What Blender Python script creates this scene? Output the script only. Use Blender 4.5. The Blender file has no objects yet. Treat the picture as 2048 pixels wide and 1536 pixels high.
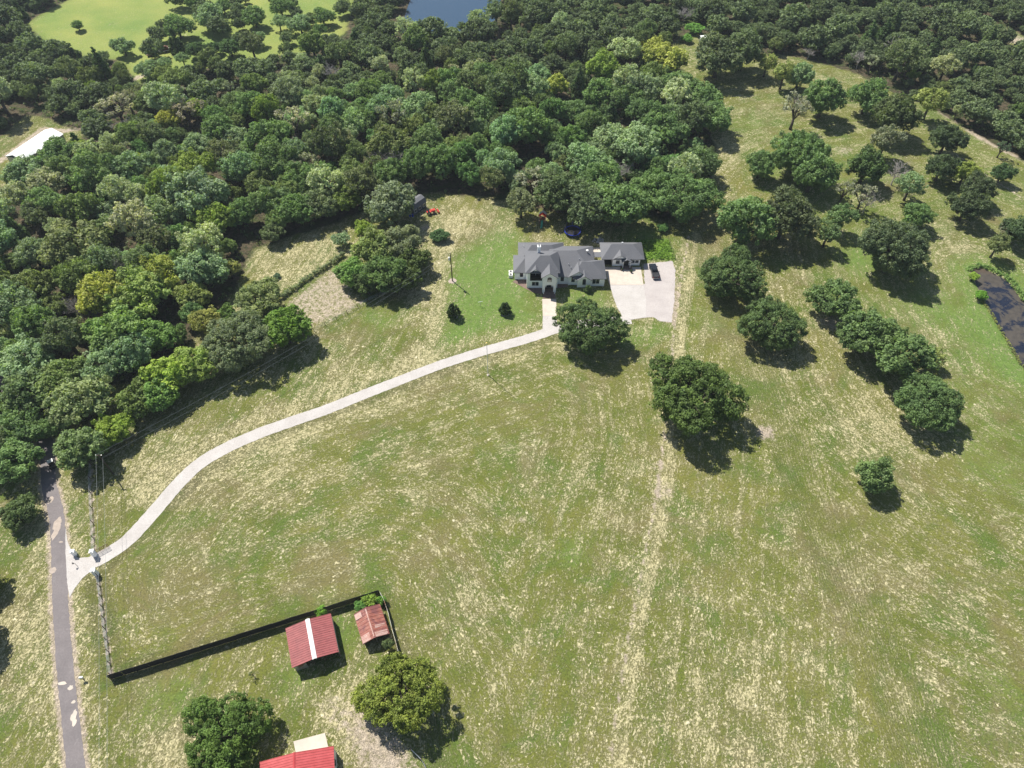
import bpy, bmesh, math, random
import numpy as np
from mathutils import Vector, Matrix
R = math.radians
random.seed(7); rng = np.random.default_rng(7)
scene = bpy.context.scene

# ------------------------------------------------------------------ camera, sky, sun, exposure
CAM_H = 140.0; PITCH = 50.0; FPX = 1420.0
cd = bpy.data.cameras.new('camera'); cam = bpy.data.objects.new('camera', cd)
scene.collection.objects.link(cam); scene.camera = cam
cd.sensor_width = 36; cd.lens = 36 * FPX / 2048; cd.clip_start = 1; cd.clip_end = 20000
cam.location = (0, 0, CAM_H); cam.rotation_euler = (R(90 - PITCH), 0, 0)
SUN_EL = 53.0; SUN_DIR = Vector((-0.669 * math.cos(R(SUN_EL)), 0.743 * math.cos(R(SUN_EL)), math.sin(R(SUN_EL))))
w = bpy.data.worlds.new('World'); scene.world = w; w.use_nodes = True
nt = w.node_tree; bg = nt.nodes['Background']
sk = nt.nodes.new('ShaderNodeTexSky'); sk.sky_type = 'NISHITA'; sk.sun_disc = False
sk.sun_elevation = R(SUN_EL); sk.sun_rotation = math.atan2(SUN_DIR.x, SUN_DIR.y) % (2 * math.pi)
nt.links.new(sk.outputs[0], bg.inputs[0]); bg.inputs[1].default_value = 0.070
sd_ = bpy.data.lights.new('sun', 'SUN'); sd_.energy = 5.0; sd_.angle = R(0.5); sd_.color = (1, 0.955, 0.88)
sun = bpy.data.objects.new('sun', sd_); scene.collection.objects.link(sun)
sun.rotation_euler = (-SUN_DIR).to_track_quat('-Z', 'Y').to_euler(); sun.location = SUN_DIR * 300
scene.view_settings.view_transform = 'Standard'; scene.view_settings.look = 'None'
scene.view_settings.exposure = 0.66; scene.view_settings.gamma = 1
scene.cycles.max_bounces = 5; scene.cycles.transparent_max_bounces = 4

# survey helper: a point of the aerial photograph (2048 x 1536) to the ground at height z
_sp, _cp = math.sin(R(PITCH)), math.cos(R(PITCH))
def P(x, y, z=0.0):
    u = (x - 1024) / FPX; v = (y - 768) / FPX
    t = (CAM_H - z) / (_sp + v * _cp)
    return (u * t, t * (_cp - v * _sp), z)
def PXM(y, z=0.0):                      # photo pixels per metre at that height of the photo
    return FPX * (_sp + (y - 768) / FPX * _cp) / (CAM_H - z)
def PP(pts): return np.array([P(a, b)[:2] for a, b in pts])

# ------------------------------------------------------------------ object helpers
C = scene.collection
def tag(o, label=None, cat=None, group=None, kind=None):
    if label: o['label'] = label
    if cat: o['category'] = cat
    if group: o['group'] = group
    if kind: o['kind'] = kind
    return o
def thing(name, label, cat, loc=(0, 0, 0), rz=0, group=None):
    o = bpy.data.objects.new(name, None); C.objects.link(o)
    o.location = loc; o.rotation_euler = (0, 0, rz); o.empty_display_size = 0.5
    return tag(o, label, cat, group)
def copy_tree(o, parent=None):
    c = o.copy(); C.objects.link(c)
    if parent: c.parent = parent
    for ch in list(o.children): copy_tree(ch, c)
    return c

class MB:
    def __init__(s): s.v = []; s.f = []
    def add(s, vs, fs):
        n = len(s.v); s.v += [tuple(a) for a in vs]; s.f += [tuple(i + n for i in f) for f in fs]; return s
    def box(s, x0, x1, y0, y1, z0, z1):
        return s.add([(x0,y0,z0),(x1,y0,z0),(x1,y1,z0),(x0,y1,z0),(x0,y0,z1),(x1,y0,z1),(x1,y1,z1),(x0,y1,z1)],
                     [(0,3,2,1),(4,5,6,7),(0,1,5,4),(1,2,6,5),(2,3,7,6),(3,0,4,7)])
    def obox(s, c, dx, dy, dz, rz=0):   # oriented box, c = centre of the base
        ca, sa = math.cos(rz), math.sin(rz); vs = []
        for z in (0, dz):
            for x, y in ((-dx/2,-dy/2),(dx/2,-dy/2),(dx/2,dy/2),(-dx/2,dy/2)):
                vs.append((c[0]+x*ca-y*sa, c[1]+x*sa+y*ca, c[2]+z))
        return s.add(vs, [(0,3,2,1),(4,5,6,7),(0,1,5,4),(1,2,6,5),(2,3,7,6),(3,0,4,7)])
    def prism(s, poly, a, b, axis='y'): # poly in the plane across axis
        def m(p, t):
            return (p[0], t, p[1]) if axis == 'y' else ((t, p[0], p[1]) if axis == 'x' else (p[0], p[1], t))
        n = len(poly); vs = [m(p, a) for p in poly] + [m(p, b) for p in poly]
        return s.add(vs, [tuple(range(n))[::-1], tuple(range(n, 2*n))] + [(i, (i+1) % n, n+(i+1) % n, n+i) for i in range(n)])
    def tube(s, pts, rad, seg=8, cap=True):
        pts = [Vector(p) for p in pts]; n = len(pts)
        if not hasattr(rad, '__len__'): rad = [rad] * n
        vs = []; up = Vector((0, 0, 1))
        for i, p in enumerate(pts):
            d = (pts[min(i+1, n-1)] - pts[max(i-1, 0)]).normalized()
            a = d.cross(up if abs(d.z) < .95 else Vector((1, 0, 0))).normalized(); b = d.cross(a)
            for k in range(seg):
                t = 2*math.pi*k/seg; vs.append(p + (a*math.cos(t) + b*math.sin(t)) * rad[i])
        fs = [(i*seg+k, i*seg+(k+1) % seg, (i+1)*seg+(k+1) % seg, (i+1)*seg+k) for i in range(n-1) for k in range(seg)]
        if cap: fs += [tuple(range(seg))[::-1], tuple(range((n-1)*seg, n*seg))]
        return s.add(vs, fs)
    def cyl(s, c, r, h, seg=16, axis='z', r2=None):
        c = Vector(c); d = {'z': Vector((0,0,h)), 'x': Vector((h,0,0)), 'y': Vector((0,h,0))}[axis]
        return s.tube([c, c + d], [r, r if r2 is None else r2], seg)
    def ball(s, c, r, seg=10, sz=1.0):
        rings = seg // 2; vs = []; fs = []
        for i in range(rings + 1):
            th = math.pi * i / rings
            for k in range(seg):
                ph = 2*math.pi*k/seg
                vs.append((c[0]+r*math.sin(th)*math.cos(ph), c[1]+r*math.sin(th)*math.sin(ph), c[2]+r*sz*math.cos(th)))
        for i in range(rings):
            for k in range(seg): fs.append((i*seg+k, (i+1)*seg+k, (i+1)*seg+(k+1) % seg, i*seg+(k+1) % seg))
        return s.add(vs, fs)
    def hip(s, x0, x1, y0, y1, z, rx0, rx1, ry, rz, th=0.16):   # hip roof, ridge along x
        vs = [(x0,y0,z),(x1,y0,z),(x1,y1,z),(x0,y1,z),(rx0,ry,rz),(rx1,ry,rz),(x0,y0,z-th),(x1,y0,z-th),(x1,y1,z-th),(x0,y1,z-th)]
        return s.add(vs, [(0,1,5,4),(2,3,4,5),(1,2,5),(3,0,4),(0,6,7,1),(1,7,8,2),(2,8,9,3),(3,9,6,0),(9,8,7,6)])
    def gable_y(s, x0, x1, xr, z, zr, y0, y1, th=0.14):         # gable roof slab, ridge along y
        poly = [(x0,z),(xr,zr),(x1,z),(x1,z-th),(xr,zr-th),(x0,z-th)]
        return s.prism(poly, y0, y1)
    def build(s, name, mat, parent=None, loc=None, smooth=False):
        me = bpy.data.meshes.new(name); me.from_pydata(s.v, [], s.f)
        bm = bmesh.new(); bm.from_mesh(me); bmesh.ops.recalc_face_normals(bm, faces=bm.faces); bm.to_mesh(me); bm.free()
        if smooth: me.polygons.foreach_set('use_smooth', [True]*len(me.polygons))
        if mat: me.materials.append(mat)
        o = bpy.data.objects.new(name, me); C.objects.link(o)
        if parent: o.parent = parent
        if loc: o.location = loc
        return o

# ------------------------------------------------------------------ materials
def new_mat(name):
    m = bpy.data.materials.new(name); m.use_nodes = True
    return m, m.node_tree, m.node_tree.nodes['Principled BSDF']
def N(nt, typ, ins=None, **kw):
    n = nt.nodes.new(typ)
    for k, v in kw.items(): setattr(n, k, v)
    for k, v in (ins or {}).items():
        if isinstance(v, bpy.types.NodeSocket): nt.links.new(v, n.inputs[k])
        else: n.inputs[k].default_value = v
    return n
def noise(nt, vec, scale, detail=3, rough=.6, dist=0):
    return N(nt, 'ShaderNodeTexNoise', {'Vector': vec, 'Scale': scale, 'Detail': detail, 'Roughness': rough, 'Distortion': dist}).outputs['Fac']
def math_(nt, op, a, b=None, clamp=False):
    n = N(nt, 'ShaderNodeMath', {0: a}, operation=op, use_clamp=clamp)
    if b is not None:
        if isinstance(b, bpy.types.NodeSocket): nt.links.new(b, n.inputs[1])
        else: n.inputs[1].default_value = b
    return n.outputs[0]
def ramp(nt, fac, lo, hi, a=0., b=1.):
    return N(nt, 'ShaderNodeMapRange', {'Value': fac, 'From Min': lo, 'From Max': hi, 'To Min': a, 'To Max': b}).outputs[0]
def mix(nt, fac, a, b, blend='MIX'):
    n = nt.nodes.new('ShaderNodeMix'); n.data_type = 'RGBA'; n.blend_type = blend
    for i, v in ((0, fac), (6, a), (7, b)):
        if isinstance(v, bpy.types.NodeSocket): nt.links.new(v, n.inputs[i])
        else: n.inputs[i].default_value = v if i == 0 else (tuple(v) + (1,))[:4]
    return n.outputs[2]
def geo(nt): return nt.nodes.new('ShaderNodeNewGeometry').outputs['Position']
def simple(name, col, rough=.7, var=.18, scale=3., metallic=0., bump=0., spec=.4, col2=None, s2=.4):
    m, nt, p = new_mat(name); pos = nt.nodes.new('ShaderNodeTexCoord').outputs['Object']
    f = noise(nt, pos, scale, 5); g = noise(nt, pos, s2, 3)
    c = mix(nt, ramp(nt, f, .3, .7), [x*(1-var) for x in col], [min(1, x*(1+var)) for x in col])
    if col2: c = mix(nt, ramp(nt, g, .48, .62), c, col2)
    nt.links.new(c, p.inputs['Base Color']); p.inputs['Roughness'].default_value = rough
    p.inputs['Metallic'].default_value = metallic; p.inputs['Specular IOR Level'].default_value = spec
    if bump:
        b = N(nt, 'ShaderNodeBump', {'Height': f, 'Strength': bump, 'Distance': .05}); nt.links.new(b.outputs[0], p.inputs['Normal'])
    return m
M = {}
M['brick'] = simple('white_painted_brick', (.88, .89, .88), .8, .06, 6, bump=.3)
M['white'] = simple('white_paint', (.72, .72, .70), .6, .05, 4)
M['trim'] = simple('black_trim', (.02, .02, .022), .5, .2, 5)
M['glass'] = simple('window_glass', (.03, .04, .05), .08, .2, 2, spec=.8)
M['stone'] = simple('stone_bed', (.16, .11, .09), .9, .4, 2.5, bump=.5)
M['concrete'] = simple('concrete', (.50, .44, .37), .9, .08, .8, col2=(.45,.40,.34), s2=.3)
M['pinkstone'] = simple('gravel', (.42, .385, .37), .95, .10, 1.6, bump=.4, col2=(.46, .425, .405), s2=.12)
M['asphalt'] = simple('old_asphalt', (.165, .14, .14), .95, .14, 2.2, bump=.3, col2=(.20, .17, .168), s2=.15)
M['sand'] = simple('sand', (.37, .31, .26), .95, .15, 1.2)
M['black_wood'] = simple('black_stained_wood', (.022, .022, .026), .7, .35, 2)
M['post_wood'] = simple('weathered_wood', (.10, .075, .06), .9, .3, 3)
M['pole_wood'] = simple('creosote_pole', (.045, .032, .026), .9, .3, 3)
M['galv'] = simple('galvanised_metal', (.52, .54, .56), .45, .12, 2, metallic=.6)
M['sheet'] = simple('sheet_metal', (.38, .38, .36), .5, .25, 1.5, metallic=.5, col2=(.22, .12, .08), s2=.5)
M['rust_pipe'] = simple('rusty_pipe', (.12, .05, .035), .8, .3, 3)
M['darkmetal'] = simple('dark_metal', (.03, .03, .032), .5, .2, 2)
M['red_paint'] = simple('red_paint', (.55, .03, .02), .4, .15, 3)
M['tyre'] = simple('tyre_rubber', (.02, .02, .02), .9, .2, 3)
M['car_black'] = simple('black_car_paint', (.012, .013, .016), .15, .1, 1, spec=.7)
M['chrome'] = simple('bright_metal', (.6, .6, .6), .25, .05, 2, metallic=.9)
M['tail'] = simple('red_lamp', (.45, .02, .02), .3, .1, 2)
M['blue'] = simple('blue_plastic', (.02, .05, .42), .5, .1, 2)
M['net'] = simple('black_net', (.008, .008, .01), .8, .2, 2)
M['green_pl'] = simple('green_plastic', (.02, .22, .14), .5, .1, 2)
M['playwood'] = simple('stained_timber', (.22, .09, .05), .8, .2, 3)
M['bark'] = simple('bark', (.085, .068, .055), .95, .35, 2.5, bump=.5)
M['deadbark'] = simple('bare_grey_wood', (.36, .33, .31), .95, .2, 2.5)
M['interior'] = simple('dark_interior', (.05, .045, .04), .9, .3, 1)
M['litter'] = simple('rubble', (.42, .40, .38), .95, .25, 2)
M['skyl'] = simple('skylight_panel', (.28, .31, .31), .5, .1, 2)

def shingles():
    m, nt, p = new_mat('grey_shingles'); pos = nt.nodes.new('ShaderNodeTexCoord').outputs['Object']
    sp = N(nt, 'ShaderNodeMapping', {'Vector': pos, 'Scale': (2.2, 2.2, 7)}).outputs[0]
    f = noise(nt, sp, 1.6, 4, .7); g = noise(nt, pos, .25, 2)
    c = mix(nt, ramp(nt, f, .3, .7), (.085, .088, .099), (.140, .145, .158)); c = mix(nt, ramp(nt, g, .4, .7, 0, .5), c, (.14, .14, .148))
    nt.links.new(c, p.inputs['Base Color']); p.inputs['Roughness'].default_value = .75; p.inputs['Specular IOR Level'].default_value = .5
    b = N(nt, 'ShaderNodeBump', {'Height': f, 'Strength': .5, 'Distance': .03}); nt.links.new(b.outputs[0], p.inputs['Normal'])
    return m
M['shingles'] = shingles()
def redroof(name, a, b_, fade, ramp_lo, ramp_hi, rust=None):
    m, nt, p = new_mat(name); pos = nt.nodes.new('ShaderNodeTexCoord').outputs['Object']
    f = noise(nt, pos, .9, 4, .65); st = N(nt, 'ShaderNodeMapping', {'Vector': pos, 'Scale': (.8, 7, 1)}).outputs[0]
    g = noise(nt, st, 1.2, 5, .7)
    c = mix(nt, ramp(nt, f, .35, .65), a, b_); c = mix(nt, ramp(nt, g, ramp_lo, ramp_hi), c, fade)
    if rust: c = mix(nt, ramp(nt, noise(nt, pos, .45, 5, .7, .5), .48, .56), c, rust)
    nt.links.new(c, p.inputs['Base Color']); p.inputs['Roughness'].default_value = .6
    return m
M['red_roof'] = redroof('faded_red_roof', (.19, .030, .032), (.26, .05, .05), (.34, .12, .11), .52, .8)
M['bright_red'] = redroof('bright_red_roof', (.34, .032, .034), (.42, .055, .058), (.46, .12, .12), .6, .9)
M['rust_roof'] = redroof('rusty_tin_roof', (.20, .055, .035), (.29, .09, .06), (.42, .25, .20), .5, .75, (.16, .05, .045))
M['rust_pale'] = redroof('rusty_tin_pale', (.26, .09, .06), (.34, .15, .11), (.50, .40, .36), .45, .65, (.40, .26, .22))

def leafmat():
    m, nt, p = new_mat('foliage')
    oi = nt.nodes.new('ShaderNodeObjectInfo'); pos = nt.nodes.new('ShaderNodeTexCoord').outputs['Object']
    at = N(nt, 'ShaderNodeAttribute', attribute_name='tint').outputs['Fac']
    c = oi.outputs['Color']
    n1 = noise(nt, pos, .35, 3, .6)
    c = mix(nt, 1.0, c, mix(nt, ramp(nt, n1, .35, .65), (.80, .84, .84), (1.22, 1.15, 1.05)), 'MULTIPLY')
    v = ramp(nt, at, 0, 1, 1.15, 3.9)
    hsv = N(nt, 'ShaderNodeHueSaturation', {'Color': c, 'Value': v, 'Saturation': 1.0}).outputs[0]
    nt.nodes.remove(p)
    d = N(nt, 'ShaderNodeBsdfDiffuse', {'Color': hsv}).outputs[0]
    t = N(nt, 'ShaderNodeBsdfTranslucent', {'Color': mix(nt, 1.0, hsv, (1.25, 1.35, .55), 'MULTIPLY')}).outputs[0]
    g = N(nt, 'ShaderNodeBsdfGlossy', {'Color': (.9, .95, 1, 1), 'Roughness': .6}).outputs[0]
    s1 = N(nt, 'ShaderNodeMixShader', {0: .34, 1: d, 2: t}).outputs[0]
    s2 = N(nt, 'ShaderNodeMixShader', {0: .012, 1: s1, 2: g}).outputs[0]
    nt.links.new(s2, nt.nodes['Material Output'].inputs['Surface'])
    return m
M['leaf'] = leafmat()

# ------------------------------------------------------------------ ground zones (survey outlines in photo points)
def sdist(poly, X, Y):      # + inside, metres
    n = len(poly); d = np.full(X.shape, 1e9); ins = np.zeros(X.shape, bool)
    for i in range(n):
        a = poly[i]; b = poly[(i+1) % n]; e = b - a; L = max(1e-9, e @ e)
        t = np.clip(((X-a[0])*e[0] + (Y-a[1])*e[1]) / L, 0, 1)
        d = np.minimum(d, np.hypot(X-a[0]-t*e[0], Y-a[1]-t*e[1]))
        c = (a[1] > Y) != (b[1] > Y)
        with np.errstate(divide='ignore', invalid='ignore'):
            xi = (b[0]-a[0])*(Y-a[1])/(b[1]-a[1] + 1e-12) + a[0]
        ins ^= c & (X < xi)
    return np.where(ins, d, -d)
def pdist(line, X, Y):
    d = np.full(X.shape, 1e9)
    for i in range(len(line)-1):
        a = line[i]; e = line[i+1] - a; L = max(1e-9, e @ e)
        t = np.clip(((X-a[0])*e[0] + (Y-a[1])*e[1]) / L, 0, 1)
        d = np.minimum(d, np.hypot(X-a[0]-t*e[0], Y-a[1]-t*e[1]))
    return d
def inside(poly, x, y):
    return bool(sdist(poly, np.array([x]), np.array([y]))[0] > 0)

DRIVE = PP([(184,1124),(212,1110),(257,1079),(305,1027),(358,966),(400,927),(452,896),(515,868),(578,845),(648,821),(728,789),(807,758),(886,728),(965,703),(1043,681),(1087,667),(1111,659),(1160,649),(1210,644),(1262,640)])
ROAD = PP([(168,1700),(152,1536),(134,1377),(122,1228),(119,1139),(117,1081),(112,1026),(98,970),(96,930),(92,890),(75,850),(40,800),(-20,740)])
TRACK = PP([(1378,470),(1362,560),(1350,640),(1340,760),(1328,880),(1312,1000),(1290,1110),(1268,1220),(1248,1330),(1232,1430),(1220,1536),(1210,1650)])
FENCE_N = PP([(188,1108),(186,1060),(183,1010),(181,965),(183,930)])
FENCE_S = PP([(196,1152),(203,1200),(209,1250),(216,1300),(222,1350)])
HEDGE = PP([(562,598),(600,570),(640,543),(688,512)])
POND = PP([(1939,535),(1962,533),(1989,545),(2017,560),(2048,602),(2090,650),(2120,720),(2090,760),(2042,729),(2017,684),(1985,629),(1970,601),(1952,564)])
POND2 = PP([(800,64),(812,20),(830,-25),(900,-40),(1000,-20),(1003,18),(985,45),(900,66)])
FIELD = PP([(52,48),(100,18),(150,-8),(200,-60),(720,-60),(705,20),(690,70),(620,105),(560,110),(500,135),(430,130),(370,150),(330,175),(285,185),(262,150),(240,120),(190,118),(140,108),(95,95)])
BARNC = PP([(-200,460),(-60,340),(-10,285),(50,232),(80,232),(135,255),(170,262),(160,290),(110,318),(95,350),(40,372),(-40,430)])
FOREST = PP([(-700,1100),(-300,985),(-20,975),(35,915),(60,880),(100,855),(150,820),(235,765),(290,768),(362,702),(412,655),(462,592),(488,545),(505,498),(560,478),(640,455),(690,438),(735,418),(790,400),(860,385),(930,392),(1010,398),(1060,415),(1120,425),(1200,425),(1290,425),(1330,440),(1385,430),(1415,385),(1432,300),(1415,255),(1385,200),(1372,150),(1352,125),(1345,85),(1388,58),
             (1420,72),(1500,112),(1560,108),(1650,128),(1720,150),(1790,188),(1850,208),(1900,238),(1980,284),(2060,328),(2400,480),(3400,500),(3400,-420),(-1800,-420),(-1800,1000)])
CLR_R = PP([(1958,40),(2000,50),(2060,78),(2200,140),(2150,160),(2048,100),(2010,85)])
CLR2 = PP([(1070,322),(1095,330),(1090,350),(1072,345)])
SANDY = PP([(562,612),(600,580),(640,550),(690,518),(700,560),(712,590),(745,600),(690,632),(620,660),(590,640)])
WEEDY = PP([(490,520),(540,495),(600,480),(690,465),(700,500),(640,540),(560,598),(520,570)])
LAWN = PP([(880,640),(888,560),(905,520),(1000,450),(1040,470),(1060,600),(1100,640),(1060,655),(1000,668),(900,700),(858,715)])
LAWN2 = PP([(1115,575),(1215,575),(1230,640),(1340,650),(1345,670),(1250,700),(1120,640)])
GARDEN = PP([(1272,480),(1336,478),(1350,519),(1291,520)])
PAD = PP([(1220,570),(1290,568),(1287,528),(1345,522),(1351,540),(1349,600),(1343,645),(1320,642),(1305,634),(1250,641),(1234,614),(1226,590)])
MEADOW_L = PP([(192,1150),(240,1100),(300,1050),(400,948),(560,862),(800,772),(1110,668),(1200,700),(1300,705),(1330,880),(1312,1000),(1268,1220),(1220,1536),(1200,1700),(900,1700),(860,1420),(800,1300),(757,1184),(500,1270),(225,1352)])
YARD = PP([(225,1362),(500,1290),(757,1195),(800,1300),(860,1420),(900,1700),(150,1700),(190,1536),(180,1420)])

def make_ground():
    def axis(lo, hi, st, far, grow=1.35):
        a = list(np.arange(lo, hi + .01, st)); s = st; x = hi
        while x < far: s *= grow; x += s; a.append(x)
        s = st; x = lo
        while x > -far: s *= grow; x -= s; a.insert(0, x)
        return np.array(a)
    xs = axis(-215, 215, 1.0, 2600); ys = axis(18, 372, 1.0, 2600)
    X, Y = np.meshgrid(xs, ys); nx, ny = len(xs), len(ys)
    Z = np.zeros_like(X)
    sp = sdist(POND, X, Y); Z -= np.clip(sp + .3, 0, 1.2) * .9
    sp2 = sdist(POND2, X, Y); Z -= np.clip(sp2 + .3, 0, 1.2) * .9
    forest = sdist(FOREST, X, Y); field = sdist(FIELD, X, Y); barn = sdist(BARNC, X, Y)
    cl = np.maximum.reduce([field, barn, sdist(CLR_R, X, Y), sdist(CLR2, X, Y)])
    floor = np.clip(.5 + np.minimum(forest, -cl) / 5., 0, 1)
    sm = lambda d, w_: np.clip(.5 + d / w_, 0, 1)
    def blob(x, y, r, amp):
        cx, cy, _ = P(x, y); k = PXM(y); rr = r / k
        return amp * np.exp(-((X-cx)**2 + ((Y-cy)*1.0)**2) / rr**2)
    lush = .95*sm(sdist(LAWN, X, Y), 12) + .7*sm(sdist(LAWN2, X, Y), 6)
    lush += 1.0*sm(field, 10)*.55
    for b in [(960,560,50,.3),(1150,1110,45,.5),(330,1400,70,.55),(600,1350,60,.5),(690,1270,40,.6),(2030,1400,90,.45),(1960,930,70,.3),(1560,330,60,.35),(1500,250,60,.3),(760,640,50,.5),
              (1290,470,40,.8),(1000,880,70,.2),(1420,640,60,.35),(1720,520,50,.5),(1640,380,60,.4),(1850,600,60,.3),(1900,640,60,.25),(1980,700,80,.35),(640,1200,50,.3),(1750,330,70,.4),(1980,290,50,.25)]: lush += blob(*b)
    lush += .34*np.clip((X - 78 - (160-Y)*.25)/25, 0, 1)
    lush += .5*np.clip(1 - np.abs(-sp - 4)/4, 0, 1) + .9*np.clip(1 - np.abs(-sp - 1.2)/1.2, 0, 1)
    lush *= 1 - .35*np.clip((Y-185)/30, 0, 1)*(1-sm(field, 10))
    road_d = pdist(ROAD, X, Y); drive_d = pdist(DRIVE, X, Y); track_d = pdist(TRACK, X, Y)
    straw = np.full_like(X, .50)
    straw += .35*sm(sdist(WEEDY, X, Y), 6)
    straw -= .42*sm(field, 10)
    straw -= .30*np.clip(lush, 0, 1)
    for b in [(1500,1500,200,.14),(1800,1250,200,.10),(1450,1450,180,.12),(700,1450,90,.4),(770,1380,70,.25),(840,480,60,.3),(960,450,70,.3),(640,740,90,.2),(300,930,70,.35),(500,920,90,.2),
              (1430,290,60,.3),(1900,500,70,.25),(1720,860,90,.2),(1800,820,80,.3),(340,1500,60,.6),(50,1250,80,.35),(20,1400,80,.1),(820,960,60,.2),(900,1250,120,.1),(560,960,90,.25),(860,600,40,.4),(1560,700,60,.25),(1650,620,60,.3),(1880,700,70,.3),(1240,980,90,.1),(1100,940,90,.12)]: straw += blob(*b)
    straw += .35*np.exp(-((drive_d-4)/3.0)**2) * (Y > 80)
    ta = TRACK[3]; te = (TRACK[9]-ta)/np.linalg.norm(TRACK[9]-ta); tside = (X-ta[0])*(-te[1]) + (Y-ta[1])*te[0]
    straw += .55*np.clip(1.6 - np.abs(track_d - 1.9), 0, 1)*(tside > 0) + .25*np.exp(-(track_d/1.6)**2) + .35*np.exp(-(road_d/5.5)**2)
    BAND = PP([(905,440),(885,520),(872,600),(862,680),(815,745)]); straw += .55*np.exp(-(pdist(BAND, X, Y)/3.)**2)
    straw += .05*np.clip((Y-120)/40, 0, 1)*np.clip((X-40)/20, 0, 1)
    bare = 1.15*np.clip(1 - (road_d-1.45)/1.6, 0, 1)*(Y < 140) + .9*np.clip(1.2 - np.minimum(pdist(FENCE_N, X, Y), pdist(FENCE_S, X, Y))/.75, 0, 1)
    bare += .60*np.exp(-(track_d/.45)**2) + .12*np.exp(-(track_d/2.0)**2)
    bare += .62*sm(sdist(SANDY, X, Y), 4)
    bare += .8*np.exp(-(pdist(PP([(1905,305),(1950,335),(2000,368),(2060,405)]), X, Y)/.7)**2)
    bare += .95*np.exp(-(pdist(PP([(1885,225),(1920,245),(1960,275),(2000,295),(2060,325)]), X, Y)/2.0)**2)
    bare += .7*sm(sdist(CLR_R, X, Y), 8)
    bare += .85*np.exp(-(pdist(PP([(-40,345),(0,322),(40,292),(85,258),(130,262),(170,255)]), X, Y)/2.0)**2)
    bare += .8*np.exp(-(pdist(PP([(235,168),(262,160),(290,150)]), X, Y)/2.4)**2) + .7*np.exp(-(pdist(PP([(150,155),(175,150)]), X, Y)/2.6)**2)
    for b in [(1530,865,24,.9),(1305,560,8,.4),(1700,1180,22,.2),(830,950,34,.35),(1050,1040,24,.5),(1335,985,26,.55),(720,1450,62,.56),(650,1410,42,.4),(770,1510,62,.55),(800,1580,70,.45),(1670,650,26,.75),(1690,300,28,.55),(1460,1190,24,.35),(1300,930,26,.4),
              (1890,480,28,.35),(240,960,14,.4),(905,562,9,1.2),(1083,440,18,.7),(1320,420,30,.6),(860,420,24,.5),(850,455,16,.7),(1440,280,30,.35),(780,330,10,.0),(600,1330,26,.35),(590,1420,22,.3),(230,1362,10,.5),(1200,790,22,.4),(1640,640,20,.3),(1070,345,16,.7),(1010,600,4,.5),(870,700,30,.35),(320,100,26,.5),(365,70,18,.5)]: bare += blob(*b)
    bare += .55*np.clip(1 - np.abs(sdist(PAD, X, Y))/1.6, 0, 1)
    garden = sm(sdist(GARDEN, X, Y), 1.5)
    # mowing coordinate
    a = TRACK[3]; b = TRACK[9]; e = (b-a)/np.linalg.norm(b-a); across = (X-a[0])*e[1]*-1 + (Y-a[1])*e[0]
    mow = across.copy(); inl = sdist(MEADOW_L, X, Y); t = sm(inl, 4); mow = mow*(1-t) + inl*t
    pondside = np.clip((X - 55 - (160-Y)*.1)/12, 0, 1); mow = mow*(1-pondside) + (-sp)*pondside
    me = bpy.data.meshes.new('ground')
    idx = np.arange(nx*ny).reshape(ny, nx)
    q = np.stack([idx[:-1,:-1], idx[:-1,1:], idx[1:,1:], idx[1:,:-1]], -1).reshape(-1, 4)
    me.vertices.add(nx*ny); me.vertices.foreach_set('co', np.stack([X, Y, Z], -1).ravel().astype(np.float32))
    me.loops.add(q.size); me.loops.foreach_set('vertex_index', q.ravel().astype(np.int32))
    me.polygons.add(len(q)); me.polygons.foreach_set('loop_start', (np.arange(len(q))*4).astype(np.int32))
    me.update(calc_edges=True); me.validate()
    at = me.attributes.new('zone', 'FLOAT_COLOR', 'POINT')
    cl01 = lambda z: np.clip(z, 0, 1)
    at.data.foreach_set('color', np.stack([cl01(lush), cl01(straw), cl01(bare), cl01(floor)], -1).ravel().astype(np.float32))
    at = me.attributes.new('mow', 'FLOAT', 'POINT'); at.data.foreach_set('value', mow.ravel().astype(np.float32))
    at = me.attributes.new('garden', 'FLOAT', 'POINT'); at.data.foreach_set('value', garden.ravel().astype(np.float32))
    at = me.attributes.new('field', 'FLOAT', 'POINT'); at.data.foreach_set('value', cl01(sm(field, 6)).ravel().astype(np.float32))
    m, nt, p = new_mat('meadow_ground'); pos = geo(nt)
    z = N(nt, 'ShaderNodeAttribute', attribute_name='zone'); sep = N(nt, 'ShaderNodeSeparateColor', {0: z.outputs['Color']}).outputs
    lushA, strawA, bareA, floorA = sep[0], sep[1], sep[2], z.outputs['Alpha']
    mowA = N(nt, 'ShaderNodeAttribute', attribute_name='mow').outputs['Fac']
    gardA = N(nt, 'ShaderNodeAttribute', attribute_name='garden').outputs['Fac']
    fieldA = N(nt, 'ShaderNodeAttribute', attribute_name='field').outputs['Fac']
    xyz = N(nt, 'ShaderNodeSeparateXYZ', {0: pos}).outputs
    def mv(sm_, sx):
        return N(nt, 'ShaderNodeCombineXYZ', {0: math_(nt, 'MULTIPLY', mowA, sm_), 1: math_(nt, 'MULTIPLY', xyz[0], sx), 2: math_(nt, 'MULTIPLY', xyz[1], sx)}).outputs[0]
    big = noise(nt, pos, .035, 4, .6); mid = noise(nt, pos, .16, 4, .65, .4); fine = noise(nt, pos, 2.6, 4, .75); med = noise(nt, pos, .8, 4, .7, .3)
    stripe = noise(nt, mv(.55, .03), 1.0, 3, .6)
    flv = noise(nt, mv(2.2, 1.15), 1.0, 5, .75, 1.0)
    flv2 = noise(nt, pos, 1.3, 5, .75, 1.3)
    g = mix(nt, ramp(nt, mid, .3, .7), (.074, .102, .017), (.150, .172, .030))
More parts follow.
